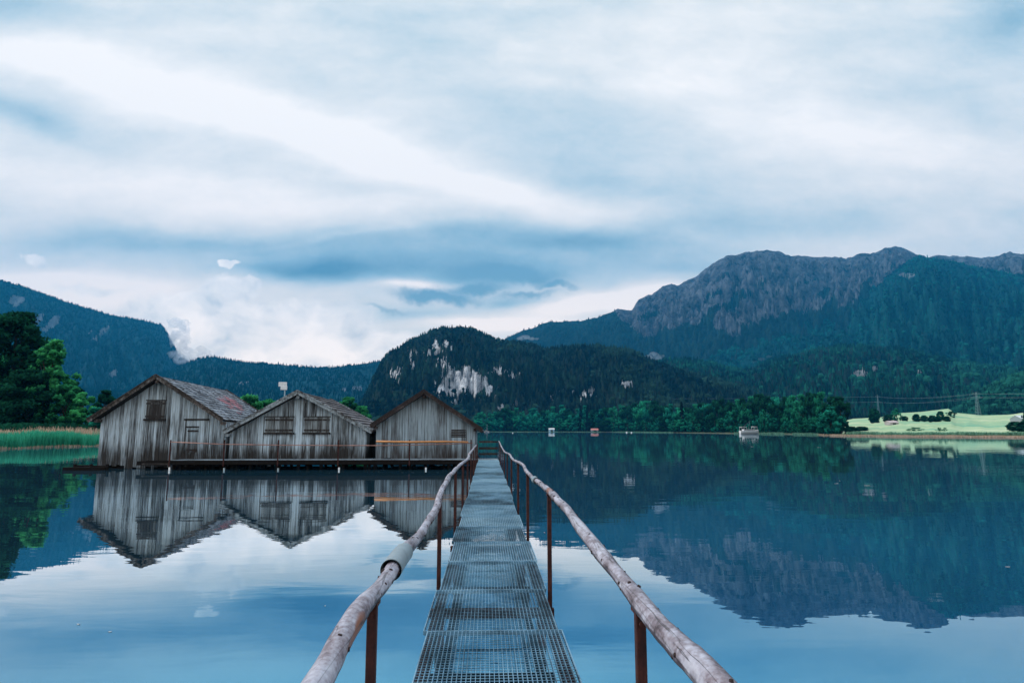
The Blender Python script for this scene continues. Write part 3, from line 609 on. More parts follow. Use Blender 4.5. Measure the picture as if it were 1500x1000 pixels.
# ------------------------------------------------------------------ boathouses
def boathouse(label, Y, apex, eaveL, eaveR, bodyL, bodyR, zb, depth, bmat, trim, seed, overhang=.55, sag=0.0, roofkind='shingle', gap=0.0):
    rr = random.Random(seed)
    ap = at_y(*apex, Y-overhang); el = at_y(*eaveL, Y-overhang); er = at_y(*eaveR, Y-overhang)
    xl = at_y(*bodyL, Y)[0]; xr = at_y(*bodyR, Y)[0]
    root = empty('boathouse', (ap[0], Y, 0), label=label, cat='boathouse')
    L0 = np.array([ap[0], Y, 0]); loc = lambda p: (p[0]-L0[0], p[1]-L0[1], p[2])
    xa, za = ap[0], ap[2]; TH = .16
    def zroof(x):  # underside of the roof at x
        if x <= xa: return za-TH*1.15+(el[2]-za)*(xa-x)/(xa-el[0])
        return za-TH*1.15+(er[2]-za)*(x-xa)/(er[0]-xa)
    # front wall of separate upright boards
    w = MB(); x = xl; yb = -.0
    while x < xr-.03:
        bw = min(rr.choice([.12, .15, .17, .2, .23]), xr-x); g = .010+.014*rr.random()**2
        dy = rr.uniform(-.02, .012); zb_ = zb+rr.uniform(-.16, .10); ln = rr.uniform(-.006, .006)
        x0, x1 = x, x+bw-g
        tn = rr.random()
        p = []
        for (yy) in (dy-.025, dy):
            pass
        z0, z1 = zroof(x0), zroof(x1)
        a, b = x0-L0[0], x1-L0[0]; y0, y1 = dy-.028, dy+.002
        def piece(xa_, xb_, za_, zb2_):
            w.hexa([(xa_+ln, y0, zb_), (xb_+ln, y0, zb_+rr.uniform(-.02, .02)), (xb_, y1, zb_), (xa_, y1, zb_), (xa_, y0, za_), (xb_, y0, zb2_), (xb_, y1, zb2_), (xa_, y1, za_)], tn)
        if x0 < xa < x1:
            piece(a, 0, z0, zroof(xa)); piece(.0005, b, zroof(xa), z1)
        else: piece(a, b, z0, z1)
        x += bw
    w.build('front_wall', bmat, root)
    # side and rear walls of boards
    for sx, nm in ((xl, 'side_wall'), (xr, 'side_wall')):
        s_ = MB(); y = .06
        zt = zroof(sx)
        while y < depth-.05:
            bw = rr.choice([.18, .2, .22]); yy = min(y+bw-.006, depth)
            s_.box((sx-L0[0]-.015+rr.uniform(-.008, .008), y, zb+rr.uniform(-.1, .1)), (sx-L0[0]+.015, yy, zt), rr.random()); y += bw
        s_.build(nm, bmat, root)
    rw = MB(); x = xl
    while x < xr-.03:
        bw = min(.2, xr-x); x1 = x+bw-.006; zt = min(zroof(x), zroof(x1)); rw.box((x-L0[0], depth-.03, zb), (x1-L0[0], depth, zt), rr.random()); x += bw
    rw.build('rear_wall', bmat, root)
    # dark lining behind the gaps and the floor
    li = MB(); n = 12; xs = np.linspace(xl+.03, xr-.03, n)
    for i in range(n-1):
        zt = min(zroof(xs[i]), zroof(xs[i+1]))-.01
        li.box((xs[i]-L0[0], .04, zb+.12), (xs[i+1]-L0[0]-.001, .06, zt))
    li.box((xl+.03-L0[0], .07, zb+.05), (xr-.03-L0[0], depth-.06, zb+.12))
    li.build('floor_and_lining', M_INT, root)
    # roof: two slabs carrying courses
    rb = MB(); cv = MB(); pk = MB(); Y0, Y1 = -overhang, depth+.35
    nseg = 6
    for sd, e in ((-1, el), (1, er)):
        ex, ez = e[0]-L0[0], e[2]
        ln = math.hypot(ex, ez-za); ux, uz = ex/ln, (ez-za)/ln; nx, nz = (-uz*sd, ux*sd)
        if nz < 0: nx, nz = -nx, -nz
        for k in range(nseg):   # boarding, sagging a little towards the back
            ya, yb_ = Y0+.02+(Y1-Y0-.04)*k/nseg, Y0+.02+(Y1-Y0-.04)*(k+1)/nseg
            dz0 = -sag*((ya-Y0)/(Y1-Y0)); dz1 = -sag*((yb_-Y0)/(Y1-Y0))
            pts = [(0, ya, za-TH*1.1+dz0), (ex*.985, ya, ez-TH+(za-ez)*.015+dz0), (ex*.985, yb_, ez-TH+(za-ez)*.015+dz1), (0, yb_, za-TH*1.1+dz1)]
            top = [(p[0], p[1], p[2]+TH*.6) for p in pts]
            if sd < 0: pts = [pts[i] for i in (1, 0, 3, 2)]; top = [top[i] for i in (1, 0, 3, 2)]
            rb.hexa(pts+top, .3)
        course = .30 if roofkind == 'shingle' else .21; sw = .22 if roofkind == 'shingle' else 1.2
        nC = int(ln/course)
        for c in range(nC+1):
            s1 = ln-c*course+.03; s0 = max(s1-course-.09, 0.0)
            y = Y0+.04+(c % 2)*sw*.4-sw*.4
            while y < Y1:
                ya = max(y, Y0+.03); yb_ = min(y+sw-rr.uniform(.006, .02), Y1); y += sw
                if yb_-ya < .03: continue
                j = rr.uniform(0, .014)+(rr.uniform(.0, .03) if rr.random() < .1 else 0)
                dz0 = -sag*((ya-Y0)/(Y1-Y0)); dz1 = -sag*((yb_-Y0)/(Y1-Y0))
                def P(s_, yy, h, dz): return (ux*s_+nx*h, yy, za+uz*s_+nz*h+dz-TH*.45)
                lo, hi = .0+j, .045+j
                s1j = s1+rr.uniform(-.02, .02)
                cs = [P(s0, ya, .002, dz0), P(s1j, ya, lo+.03, dz0), P(s1j, yb_, lo+.03, dz1), P(s0, yb_, .002, dz1), P(s0, ya, .025, dz0), P(s1j, ya, hi+.03, dz0), P(s1j, yb_, hi+.03, dz1), P(s0, yb_, .025, dz1)]
                if sd < 0: cs = [cs[i] for i in (1, 0, 3, 2, 5, 4, 7, 6)]
                qx, qy = project(np.array([[ux*s1+L0[0], ya+L0[1], za+uz*s1]]))
                pink = label.startswith('largest') and sd > 0 and (((qx[0]-338)/20)**2+((qy[0]-592)/16)**2 < 1 and abs((qy[0]-577)-(qx[0]-322)*.62) < 9) and rr.random() < .62
                (pk if pink else cv).hexa(cs, rr.random() if roofkind == 'shingle' else (.75 if c % 2 else .1)+.2*rr.random())
    roof = rb.build('roof', M_DARKW, root)
    cv.build('shingles', M_SHING if roofkind == 'shingle' else M_STRIP, roof)
    if pk.v: pk.build('newer_shingles', M_PINK, roof)["label"] = 'pinkish newer shingles'
    # barge boards: two stacked boards on each gable edge
    for yy, nm in ((Y0-.03, 'barge_board'), (Y1+.03, 'barge_board')):
        for sd, e in ((-1, el), (1, er)):
            b = MB(); ex, ez = e[0]-L0[0], e[2]; dz = 0 if yy < 0 else -sag
            b.bar((-.0*sd+.004*sd, yy, za-.10+dz), (ex, yy, ez-.10+dz), .035, .17, .6, up=(0, 1, 0) if False else (0, 0, 1))
            b.bar((.004*sd, yy+(-.03 if yy < 0 else .03), za+.012+dz), (ex*1.01, yy+(-.03 if yy < 0 else .03), ez+.004+dz), .045, .085, .2)
            b.build(nm, trim, root)
    # purlin ends showing at the apex and eaves
    pe = MB()
    for (x_, z_) in ((0, za-.33), (xl-L0[0]+.0, zroof(xl)-.10), (xr-L0[0], zroof(xr)-.10)):
        pe.box((x_-.08, Y0+.10, z_-.09), (x_+.08, -.035, z_+.07), .7)
    pe.each('purlin_end', trim, root)
    return root, L0, zroof, (xl, xr)

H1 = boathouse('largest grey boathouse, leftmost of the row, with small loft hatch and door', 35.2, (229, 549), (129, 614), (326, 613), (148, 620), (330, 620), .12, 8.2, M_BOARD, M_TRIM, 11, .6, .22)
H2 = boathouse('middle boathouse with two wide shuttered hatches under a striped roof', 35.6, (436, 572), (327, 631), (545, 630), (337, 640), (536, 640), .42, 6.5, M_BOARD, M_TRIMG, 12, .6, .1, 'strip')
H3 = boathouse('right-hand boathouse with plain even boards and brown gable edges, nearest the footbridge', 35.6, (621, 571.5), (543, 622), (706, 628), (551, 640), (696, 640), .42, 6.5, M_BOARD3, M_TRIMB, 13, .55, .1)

def on_face(hut, px, py, Y=None):
    p = at_y(px, py, hut[1][1]-.03); return p[0]-hut[1][0], p[2]
def hatch(hut, x0, y0, x1, y1, name, ledge=True, n=5, dark=True, boards=None, seed=0):
    rr = random.Random(seed)
    ax, az = on_face(hut, x0, y1); bx, bz = on_face(hut, x1, y0)
    m = MB(); k = (bx-ax)/n
    for i in range(n): m.box((ax+i*k+.006, -.075+rr.uniform(-.006, .006), az), (ax+(i+1)*k-.006, -.034, bz+rr.uniform(-.01, .01)), rr.random())
    h = m.build(name, boards or M_HATCH, hut[0])
    f = MB()
    for zz in (az+.12, bz-.14): f.box((ax-.02, -.10, zz-.045), (bx+.02, -.077, zz+.045), .3)
    f.each('cross_batten', M_HATCH, h)
    if ledge:
        l = MB(); l.box((ax-.08, -.17, az-.10), (bx+.08, -.032, az-.005), .15); l.box((ax-.06, -.06, bz+.005), (bx+.06, -.032, bz+.06), .3)
        l.each('ledge', M_DARKW, h)
    return h
hatch(H1, 214, 587, 243, 613, 'loft_hatch', True, 6, seed=1)
hatch(H1, 274, 627, 291, 662, 'door', False, 4, boards=M_BOARD3, seed=2)
dm = MB()
for (a, b, c, d) in ((270, 613, 307, 615.5), (269.5, 615.5, 272.5, 664), (304, 615.5, 307, 664), (273, 624, 292, 626)):
    ax, az = on_face(H1, a, d); bx, bz = on_face(H1, c, b); dm.box((ax, -.07, az), (bx, -.031, bz), .2)
dm.each('door_frame', M_DARKW, H1[0])
lp = MB(); r_ = random.Random(3)
for k in range(6):      # newer pale boards right of the door
    ax, az = on_face(H1, 307+k*4, 667); bx, bz = on_face(H1, 311+k*4-.3, 613); lp.box((ax, -.052, az), (bx, -.031, bz), .75+.25*r_.random())
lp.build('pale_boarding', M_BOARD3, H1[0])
hatch(H2, 389, 611, 430, 633, 'shutter', True, 6, boards=M_SHUT, seed=4)
hatch(H2, 446, 611, 483, 633, 'shutter', True, 6, boards=M_SHUT, seed=5)
bt = MB()
for px, y0, y1 in ((423, 590, 612), (447, 590, 612), (432, 634, 672), (479, 634, 672), (386, 610, 664)):
    ax, az = on_face(H2, px-1, y1); bx, bz = on_face(H2, px+1, y0); bt.box((ax, -.06, az), (bx, -.031, bz), .2)
bt.each('wall_batten', M_DARKW, H2[0])
ax, az = on_face(H3, 661, 640); bx, bz = on_face(H3, 683, 628); m_ = MB()
for k in range(5):
    z0 = az+(bz-az)*k/5; m_.hexa([(ax, -.06, z0), (bx, -.06, z0), (bx, -.031, z0+.03), (ax, -.031, z0+.03), (ax, -.065, z0+.02), (bx, -.065, z0+.02), (bx, -.031, z0+.06), (ax, -.031, z0+.06)], .5)
m_.build('vent_louvre', M_DARKW, H3[0])
# substructure of each hut: sill beams and piles
def under(hut, zb, seed):
    rr = random.Random(seed); xl, xr = hut[3]; X0 = hut[1][0]
    m = MB()
    for yy in (.1, 2.2, 4.4, 6.2): m.box((xl-X0-.1, yy, zb-.16), (xr-X0+.1, yy+.2, zb+.02), .3)
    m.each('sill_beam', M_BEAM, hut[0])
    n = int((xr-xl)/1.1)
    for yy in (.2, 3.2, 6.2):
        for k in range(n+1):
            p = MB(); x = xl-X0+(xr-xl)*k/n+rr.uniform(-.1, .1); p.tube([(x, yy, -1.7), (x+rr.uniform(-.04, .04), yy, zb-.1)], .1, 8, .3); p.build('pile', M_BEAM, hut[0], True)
under(H1, .14, 1); under(H2, .42, 2); under(H3, .42, 3)
# debris / slipway beams left of the first hut
mm = MB(); a = at_z(98, 687, .05); b = at_z(150, 684, .05); Yb = a[1]
mm.bar((a[0], 33.6, .06), (b[0]+1.2, 33.9, .05), .26, .2, .2); mm.bar((a[0]+.1, 34.3, .16), (b[0]+1, 34.2, .12), .2, .16, .3)
for k in range(3): mm.tube([(a[0]+.35+k*.8, 33.9, -1.5), (a[0]+.35+k*.8, 33.9, .3)], .08, 8, .2)
mm.each('beam', M_BEAM, mb_ := empty('mooring_beams')); mb_.location = (0, 0, 0)
tag(mb_, 'dark wet beams lying at the water left of the largest boathouse', 'mooring beams')

# ------------------------------------------------------------------ jetty deck in front of the boathouses, with railing
DZ = .5
jet = empty('jetty', (-8, 34, 0), label='long low plank jetty running along the fronts of the boathouses', cat='jetty')
J = np.array([-8, 34, 0.])
xL = at_y(250, 672, 33.6)[0]; xR = .56; xD = at_y(205, 672, 33.6)[0]
rr = random.Random(9); m = MB()
for k in range(9): # long boards
    y = 33.62+k*.165; x = xL
    while x < xR-.1:
        x1 = min(x+rr.uniform(2.5, 4.5), xR); m.box((x-J[0], y-J[1], DZ-.05+rr.uniform(-.006, .006)), (x1-.01-J[0], y+.155-J[1], DZ+rr.uniform(-.004, .004)), rr.random()); x = x1
m.build('deck', M_DECK, jet)
m = MB(); m.box((xL-J[0], -.42, DZ-.22), (xR-J[0], -.385, DZ-.005), .3); m.build('front_fascia', M_BEAM, jet)
m = MB()
for yy in (33.9, 34.8): m.box((xD-.3-J[0], yy-J[1], DZ-.26), (xR-J[0], yy+.14-J[1], DZ-.06), .3)
m.each('stringer', M_BEAM, jet)
m = MB(); m.box((xD-J[0], -.2, .26), (xL-.02-J[0], .9, .34), .6); m.build('low_step', M_DARKW, jet)
rpx = [250, 329, 408, 496, 600, 690]
RX = [at_y(p, 660, 33.62)[0] for p in rpx]
for k, x in enumerate(RX):
    m = MB(); m.box((x-.03-J[0], -.47, DZ-.3), (x+.03-J[0], -.425, DZ+1.02), .3); m.build('railing_post', M_RUST, jet)
for px in (252, 262, 300, 329, 345, 408, 450, 496, 540, 600, 622, 650, 690):
    x = at_y(px, 690, 33.9)[0]; m = MB(); m.tube([(x-J[0], -.1+rr.uniform(0, .8), -1.7), (x-J[0], 0, DZ-.1)], .075, 8, .3); m.build('pile', M_BEAM, jet, True)
for px, h_, mm_ in ((249, .16, M_WHITE), (329, .12, M_PIPE), (408, .10, M_PIPE), (497, .13, M_WHITE), (624, .12, M_WHITE)):   # pale feet at the water
    x = at_y(px, 686, 33.55)[0]; m = MB(); m.tube([(x-J[0], -.5, -.3), (x-J[0], -.5, h_)], .045, 8, .3); m.build('pale_foot', mm_, jet, True)
ry = {250: 647, 329: 650.5, 408: 651.5, 496: 652.2, 560: 652.3, 600: 651.6, 660: 650, 692: 648.5}
pts = []
for px, py in ry.items(): p = at_y(px, py, 33.55); pts.append((p[0]-J[0], -.45, p[2]))
rail = MB(); rail.tube(pts, .022, 8, .5, lump=.2); rail.build('railing_rail', M_COPPER, jet, True)
p = [at_y(a_, b_, 33.45) for a_, b_ in ((551, 646.3), (600, 647.3), (650, 646.6), (686, 647))]
rail = MB(); rail.tube([(q[0]-J[0], q[1]-J[1], q[2]) for q in p], [.05, .055, .05, .035], 8, .5, lump=.12); rail.build('fresh_rail', M_ORANGE, jet, True)["label"] = 'orange new rail of bare wood'
m = MB()
for k in range(5):
    x = RX[0]+.05+(RX[1]-RX[0])*k/5; m.box((x-J[0], .35, DZ-.75), (x+.09-J[0], .45, DZ-.1), .5)
m.bar((RX[0]+.2-J[0], .1, .05), (RX[0]+3.0-J[0], .3, .42), .1, .1); m.each('brace', M_BEAM, jet)

# ------------------------------------------------------------------ footbridge
GX0, GX1 = -.455, .561; BE = 33.55
br = empty('footbridge', (.05, 17, 0), label='long straight footbridge of steel grating with wavy log handrails', cat='footbridge')
B = np.array([.05, 17, 0.]); lc = lambda p: (p[0]-B[0], p[1]-B[1], p[2])
seams = [0.9, 2.45, 3.8, 5.12, 6.39, 7.72, 9.03]
while seams[-1] < BE-1.6: seams.append(seams[-1]+1.42+rr.uniform(-.05, .05))
seams.append(BE)
rr = random.Random(21)
for k in range(len(seams)-1):
    y0, y1 = seams[k]+.010, seams[k+1]-.010; jx = rr.uniform(-.02, .02) if k > 1 else 0; jz = rr.uniform(-.006, .006)
    m = MB(); xa, xb = GX0+jx, GX1+jx+rr.uniform(-.006, .006); tn = rr.random(); dense = y0 < 13.5
    ZT = DZ+jz; nL = 35
    for i in range(nL+1):
        x = xa+(xb-xa)*i/nL; w_ = .0017 if 0 < i < nL else .004; m.box((x-w_-B[0], y0-B[1], ZT-.030), (x+w_-B[0], y1-B[1], ZT), tn)
    sp = .044; nT = max(2, int((y1-y0)/sp))
    for i in range(nT+1):
        y = y0+(y1-y0)*i/nT; w_ = .0016 if 0 < i < nT else .004; hh = .005 if 0 < i < nT else .034
        m.box((xa-B[0], y-w_-B[1], ZT-hh), (xb-B[0], y+w_-B[1], ZT-.001), tn)
    m.build('grating_panel', M_GRATE, br)
for x in (GX0-.0, GX1-.06):
    m = MB(); m.box((x-B[0], .5-B[1], DZ-.17), (x+.06-B[0], BE-B[1], DZ-.036), .4); m.build('stringer', M_RUST, br)
postsL = [2.95, 6.95, 10.3, 13.4, 16.6, 19.9, 23.2, 26.5, 29.8, 33.1]; postsR = [2.62, 6.35, 9.7, 12.7, 16.2, 19.6, 23.0, 26.4, 29.8, 33.1]
# log handrails traced as bearings, each set above its own line of posts
trL = [(465.5, 1000), (498, 943), (532, 888), (560, 854), (586, 815), (607, 792), (625, 769), (638, 745), (645, 724), (656, 701), (665, 690), (676, 679), (685, 672), (688.6, 663), (697.6, 652), (701, 647)]
trR = [(1047, 1000), (1026, 979), (1000, 950), (966, 914), (935, 878), (906, 844), (880, 810), (865, 789), (844, 766), (828, 742.6), (812, 727), (798, 713), (784, 702.6), (773, 692), (764, 679), (751.6, 673), (746, 665), (738, 660), (731, 646)]
def railpath(tr, xs):
    out = []
    for (px, py) in tr:
        p = at_x(px, py, xs); out.append(p)
    out = [p for p in out if p[1] < 36]
    y_last = -1; res = []
    for p in out:
        if p[1] > y_last+.25: res.append(p); y_last = p[1]
    f = res[0]; g = res[1]; ex = f-(g-f)/(g[1]-f[1])*1.3; ex[2] = f[2]-.02
    return [ex]+res
def dens(path, n=6):
    P = [Vector(p) for p in path]; out = []
    for i in range(len(P)-1):
        a = P[max(i-1, 0)]; b = P[i]; c = P[i+1]; d = P[min(i+2, len(P)-1)]
        for k in range(n):
            t_ = k/n; out.append(.5*((2*b)+(c-a)*t_+(2*a-5*b+4*c-d)*t_*t_+(3*b-a-3*c+d)*t_**3))
    out.append(P[-1]); return out
RL = dens(railpath(trL, -.50)); RRr = dens(railpath(trR, .605))
def zat(path, y):
    for a, b in zip(path[:-1], path[1:]):
        if a.y <= y <= b.y: k = (y-a.y)/max(b.y-a.y, 1e-6); return a.z+(b.z-a.z)*k
    return path[-1].z if y > path[-1].y else path[0].z
def log(path, r0, r1, y_s, seed):
    rr = random.Random(seed); m = MB(); n = len(path); rad = []
    for p in path:
        t_ = min(1, p.y/34); r = r0+(r1-r0)*min(1, p.y/9)
        rad.append(r*(1+.07*math.sin(p.y*3.1+seed)+.05*math.sin(p.y*7.7)))
    pts = [(p.x-B[0]+.006*math.sin(p.y*4+seed), p.y-B[1], p.z) for p in path]
    m.tube(pts, rad, 18, .5, lump=.06, seed=seed)
    # knots: short stubs where twigs were cut
    for k in range(95):
        y = rr.uniform(.9, 9) if k < 75 else rr.uniform(9, 30); i = min(range(n), key=lambda j: abs(path[j].y-y)); a = rr.uniform(-2.2, 2.2)
        c = Vector(pts[i]); c.y = y-B[1]; c.z = zat(path, y); d = Vector((math.sin(a), rr.uniform(-.1, .1), math.cos(a))); r = rr.uniform(.004, .009)
        m.tube([c+d*(rad[i]*.9), c+d*(rad[i]+rr.uniform(.001, .007))], [r*1.3, r], 7, .5, 1)
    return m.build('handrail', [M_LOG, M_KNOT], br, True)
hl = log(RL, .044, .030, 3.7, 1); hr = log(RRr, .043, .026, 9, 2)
def sleeve(path, y0, y1, r, parent):
    m = MB(); pts = []
    for y in np.linspace(y0, y1, 5):
        i = min(range(len(path)), key=lambda j: abs(path[j].y-y)); pts.append((path[i].x-B[0], y-B[1], zat(path, y)))
    m.tube(pts, r, 24, .5, caps=False); m.tube(pts, r-.004, 24, .5, caps=False)
    o = m.build('pipe_sleeve', M_PIPE, parent, True); return o
sleeve(RL, 3.50, 4.02, .056, hl); sleeve(RRr, 8.0, 8.35, .042, hr)
for lst, xs, path, wd in ((postsL, -.497, RL, .021), (postsR, .603, RRr, .020)):
    for y in lst:
        m = MB(); zt = zat(path, y)-.028; m.box((xs-wd-B[0], y-wd-B[1], DZ-.22), (xs+wd-B[0], y+wd-B[1], zt), .5); po = m.build('rail_post', M_RUST, br, bevel=.004)
        m = MB(); sg_ = 1 if xs < 0 else -1; m.box((xs-wd-.006-B[0], y-.045-B[1], zt-.012), (xs+wd+.006-B[0], y+.045-B[1], zt+.004), .5); m.build('saddle_plate', M_RUST, po)
        m = MB(); m.tube([(xs-B[0], y-wd-.012-B[1], zt-.05), (xs-B[0], y-wd-B[1], zt-.05)], .010, 6, .4); m.build('bolt', M_RUST, po)
for y in postsR:
    m = MB(); m.box((-.53-B[0], y-.035-B[1], DZ-.25), (.64-B[0], y+.035-B[1], DZ-.172), .4); m.build('cross_beam', M_RUST, br)
    for xs in (-.44, .52):
        m = MB(); m.tube([(xs-B[0], y-B[1], -1.75), (xs-B[0], y-B[1], DZ-.25)], .045, 10, .3); m.build('leg', M_RUST, br, True)
m = MB(); y = BE+.1-B[1]
for (za_, zb_) in ((1.36, 1.46), (1.02, 1.14), (.74, .84)): m.box((GX0+.02-B[0], y, za_), (GX1-.02-B[0], y+.03, zb_), .3)
m.each('gate_rail', M_DARKW, br)

# ------------------------------------------------------------------ reeds
def blades(name, P, h, wd, material, seed, label, cat, lean=.25):
    rg = np.random.default_rng(seed); k = len(P); a = rg.random(k)*6.28; hh = h*(.55+.45*rg.random(k)+.9*np.clip(fbm(P[:, 0]*.22, P[:, 1]*.22, 3, seed), -.3, .4)); wv = wd*(.6+.8*rg.random(k))
    dx, dy = np.cos(a)*wv, np.sin(a)*wv; lx, ly = (rg.random(k)-.5)*2*lean*hh, (rg.random(k)-.5)*2*lean*hh
    V = np.stack([P+np.stack([-dx, -dy, 0*a], -1), P+np.stack([dx, dy, 0*a], -1), P+np.stack([lx+dx*.3, ly+dy*.3, hh], -1), P+np.stack([lx-dx*.3, ly-dy*.3, hh], -1)], 1).reshape(-1, 3)
    F = np.arange(4*k).reshape(-1, 4)
    return tag(np_mesh(name, V, F, material, tone=rg.random(k)), label=label, cat=cat, kind='stuff')
M_REED = leaf_mat("green_reed", (.025, .24, .15), (.08, .56, .36), .35)
M_DRY = leaf_mat("dry_reed", (.40, .29, .21), (.72, .55, .42), .2)
M_PALEG = leaf_mat("pale_shore_grass", (.08, .20, .13), (.25, .48, .34), .2)
def band(px0, px1, d0, d1, n, rg, z=.0, jit=.05, tri=False):
    px = px0+(px1-px0)*(rg.random(n) if not tri else (rg.random(n)+rg.random(n))/2); az = np.array([azel(p, 640)[0] for p in px]); f = rg.random(n); r = (d0+(d1-d0)*f)*shore_dist(az)*(1+jit*2*fbm(az*25, az*0+3, 4, 2))
    return np.stack([np.sin(az)*r, np.cos(az)*r, np.full(n, z)], -1)
rg = np.random.default_rng(5)
blades('reed_bed', band(-320, 152, .955, 1.03, 26000, rg, -.1), 1.75, .035, M_REED, 1, 'bright green reed bed in the water on the left bank', 'reeds', .12)
blades('dry_reeds', band(-320, 150, .945, .955, 1500, rg, -.1), .38, .03, M_DRY, 2, 'tan reed stems along the foot of the green reed bed', 'reeds', .15)
blades('dry_grass', band(-320, 156, 1.12, 1.35, 16000, rg, .3), 1.9, .05, M_DRY, 3, 'pale tan dry grass behind the green reeds on the left bank', 'grass', .2)
blades('shore_reeds', band(1195, 1700, .985, 1.03, 16000, rg, 0), .55, .08, M_DRY, 4, 'strip of pale tan reeds along the foot of the meadow', 'reeds', .2)
blades('shore_grass', np.vstack([band(895, 988, .97, 1.0, 5000, rg, 0, tri=True), band(1075, 1090, .98, 1.0, 600, rg, 0, tri=True), band(1112, 1150, .98, 1.0, 1800, rg, 0, tri=True), band(1160, 1200, .98, 1.0, 1800, rg, 0, tri=True), band(710, 880, .985, .995, 1500, rg, 0)]), .95, .10, M_PALEG, 6, 'pale green reeds at the foot of the far trees', 'reeds', .2)
blades('meadow_edge', band(1240, 1700, 1.03, 1.06, 7000, rg, .6), .9, .15, M_PALEG, 7, 'low green weeds between the tan reeds and the meadow', 'grass', .2)

# ------------------------------------------------------------------ trees
def tree_mesh(rg, H, W, nclump, per, leaf, base=.18, shape='round', droop=0.):
    C = []
    for k in range(nclump):
        u = rg.random(); zz = base+(1-base)*u**.85
        if shape == 'round': prof = math.sqrt(max(.02, 1-((zz-base)/(1-base)*2-.95)**2*.9))
        elif shape == 'tall': prof = math.sqrt(max(.05, 1-((zz-base)/(1-base)*2-.8)**2*.85))*(.75+.5*rg.random())
        elif shape == 'cone': prof = 1.05-(zz-base)/(1-base)
        else: prof = max(.25, math.sin(math.pi*min(1, max(0, (zz-base)/(1-base)*.9+.08))))*(.6+.7*rg.random())
        a = rg.random()*6.28; q = rg.random()**.45
        C.append((math.cos(a)*W*prof*q, math.sin(a)*W*prof*q, zz*H))
    C = np.array(C); rc = W*(.20+.14*rg.random(nclump)) if shape != 'cone' else W*(.14+.08*rg.random(nclump))
    if shape == 'loose': rc = rc*.62
    ct = rg.random(nclump)
    n = nclump*per; ci = np.repeat(np.arange(nclump), per)
    d = rg.normal(size=(n, 3)); d /= np.linalg.norm(d, axis=1)[:, None]; d[:, 2] *= .85
    P = C[ci]+d*(rc[ci]*(.30+.75*rg.random(n)+.5*rg.random(n)**6))[:, None]
    P[:, 2] = np.minimum(P[:, 2]-droop*rg.random(n)*rc[ci], H); P[:, 2] = np.maximum(P[:, 2], .12)
    nrm = d*.8+rg.normal(size=(n, 3))*.7+np.array([0, 0, .45]); nrm /= np.linalg.norm(nrm, axis=1)[:, None]
    t1 = np.cross(nrm, rg.normal(size=(n, 3))); t1 /= np.linalg.norm(t1, axis=1)[:, None]; t2 = np.cross(nrm, t1)
    s = (leaf*(.6+.8*rg.random(n)))[:, None]
    V = np.stack([P-t1*s, P-t2*s*.6, P+t1*s, P+t2*s*.6], 1).reshape(-1, 3)
    F = np.arange(4*n).reshape(-1, 4)
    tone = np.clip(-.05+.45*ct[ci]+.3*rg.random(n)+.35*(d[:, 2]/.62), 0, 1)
    tr = MB(); top = base+.45
    pts = [(0, 0, -.4), (.02*W, 0, H*base*.6), (-.03*W, .02*W, H*base*1.4), (0, 0, H*top), (.02*W, 0, H*min(.92, top+.3))]
    tr.tube(pts, [H*.026, H*.021, H*.017, H*.009, H*.003], 7, .4)
    for k in rg.permutation(nclump)[:12]:
        z0 = H*(base*.7+(C[k, 2]/H)*.45); e = C[k]
        tr.tube([(0, 0, min(z0, H*.7)), (e[0]*.5, e[1]*.5, (z0+e[2])*.5), tuple(e)], [H*.009, H*.006, H*.002], 5, .4)
    return V, F, tone, tr
M_TRUNK = plain("bark", (.05, .035, .03), .9)
G_DARK = leaf_mat("dark_leaves", (.004, .018, .014), (.018, .13, .07), .3)
G_MID = leaf_mat("mid_leaves", (.008, .055, .030), (.06, .42, .16), .35)
G_BRIGHT = leaf_mat("bright_leaves", (.012, .12, .05), (.12, .66, .24), .4)
G_TEAL = leaf_mat("teal_leaves", (.006, .06, .045), (.035, .42, .28), .35)
G_FAR = leaf_mat("far_bright_leaves", (.006, .07, .05), (.05, .56, .32), .35)
G_MIDF = leaf_mat("far_mid_leaves", (.006, .05, .036), (.04, .40, .22), .35)
G_TEALF = leaf_mat("far_teal_leaves", (.006, .055, .044), (.035, .44, .30), .35)
G_CON = leaf_mat("conifer_needles", (.004, .010, .012), (.012, .03, .03), .1)
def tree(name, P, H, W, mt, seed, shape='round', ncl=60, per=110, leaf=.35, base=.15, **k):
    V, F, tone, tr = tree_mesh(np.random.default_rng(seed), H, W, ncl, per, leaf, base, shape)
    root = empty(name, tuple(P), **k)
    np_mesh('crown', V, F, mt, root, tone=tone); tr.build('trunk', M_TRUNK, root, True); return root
def ctree(src, P, sc, rz, **k):
    r = src.copy(); COL.objects.link(r); r.location = tuple(P); r.rotation_euler = (0, 0, rz); r.scale = sc
    for ch in list(src.children):
        c = ch.copy(); COL.objects.link(c); c.parent = r
    for kk in ('label', 'group'):
        if kk in r: del r[kk]
    return tag(r, **k)
def ground_at(px, D, z=.5):
    d = ray(px, 640); return np.array([d[0]/d[1]*D, D, z])
def hgt_for(py, D, z=.5): d = ray(700, py); return EYE+D*d[2]/d[1]-z
def wpx(w_, D): return w_*D/946
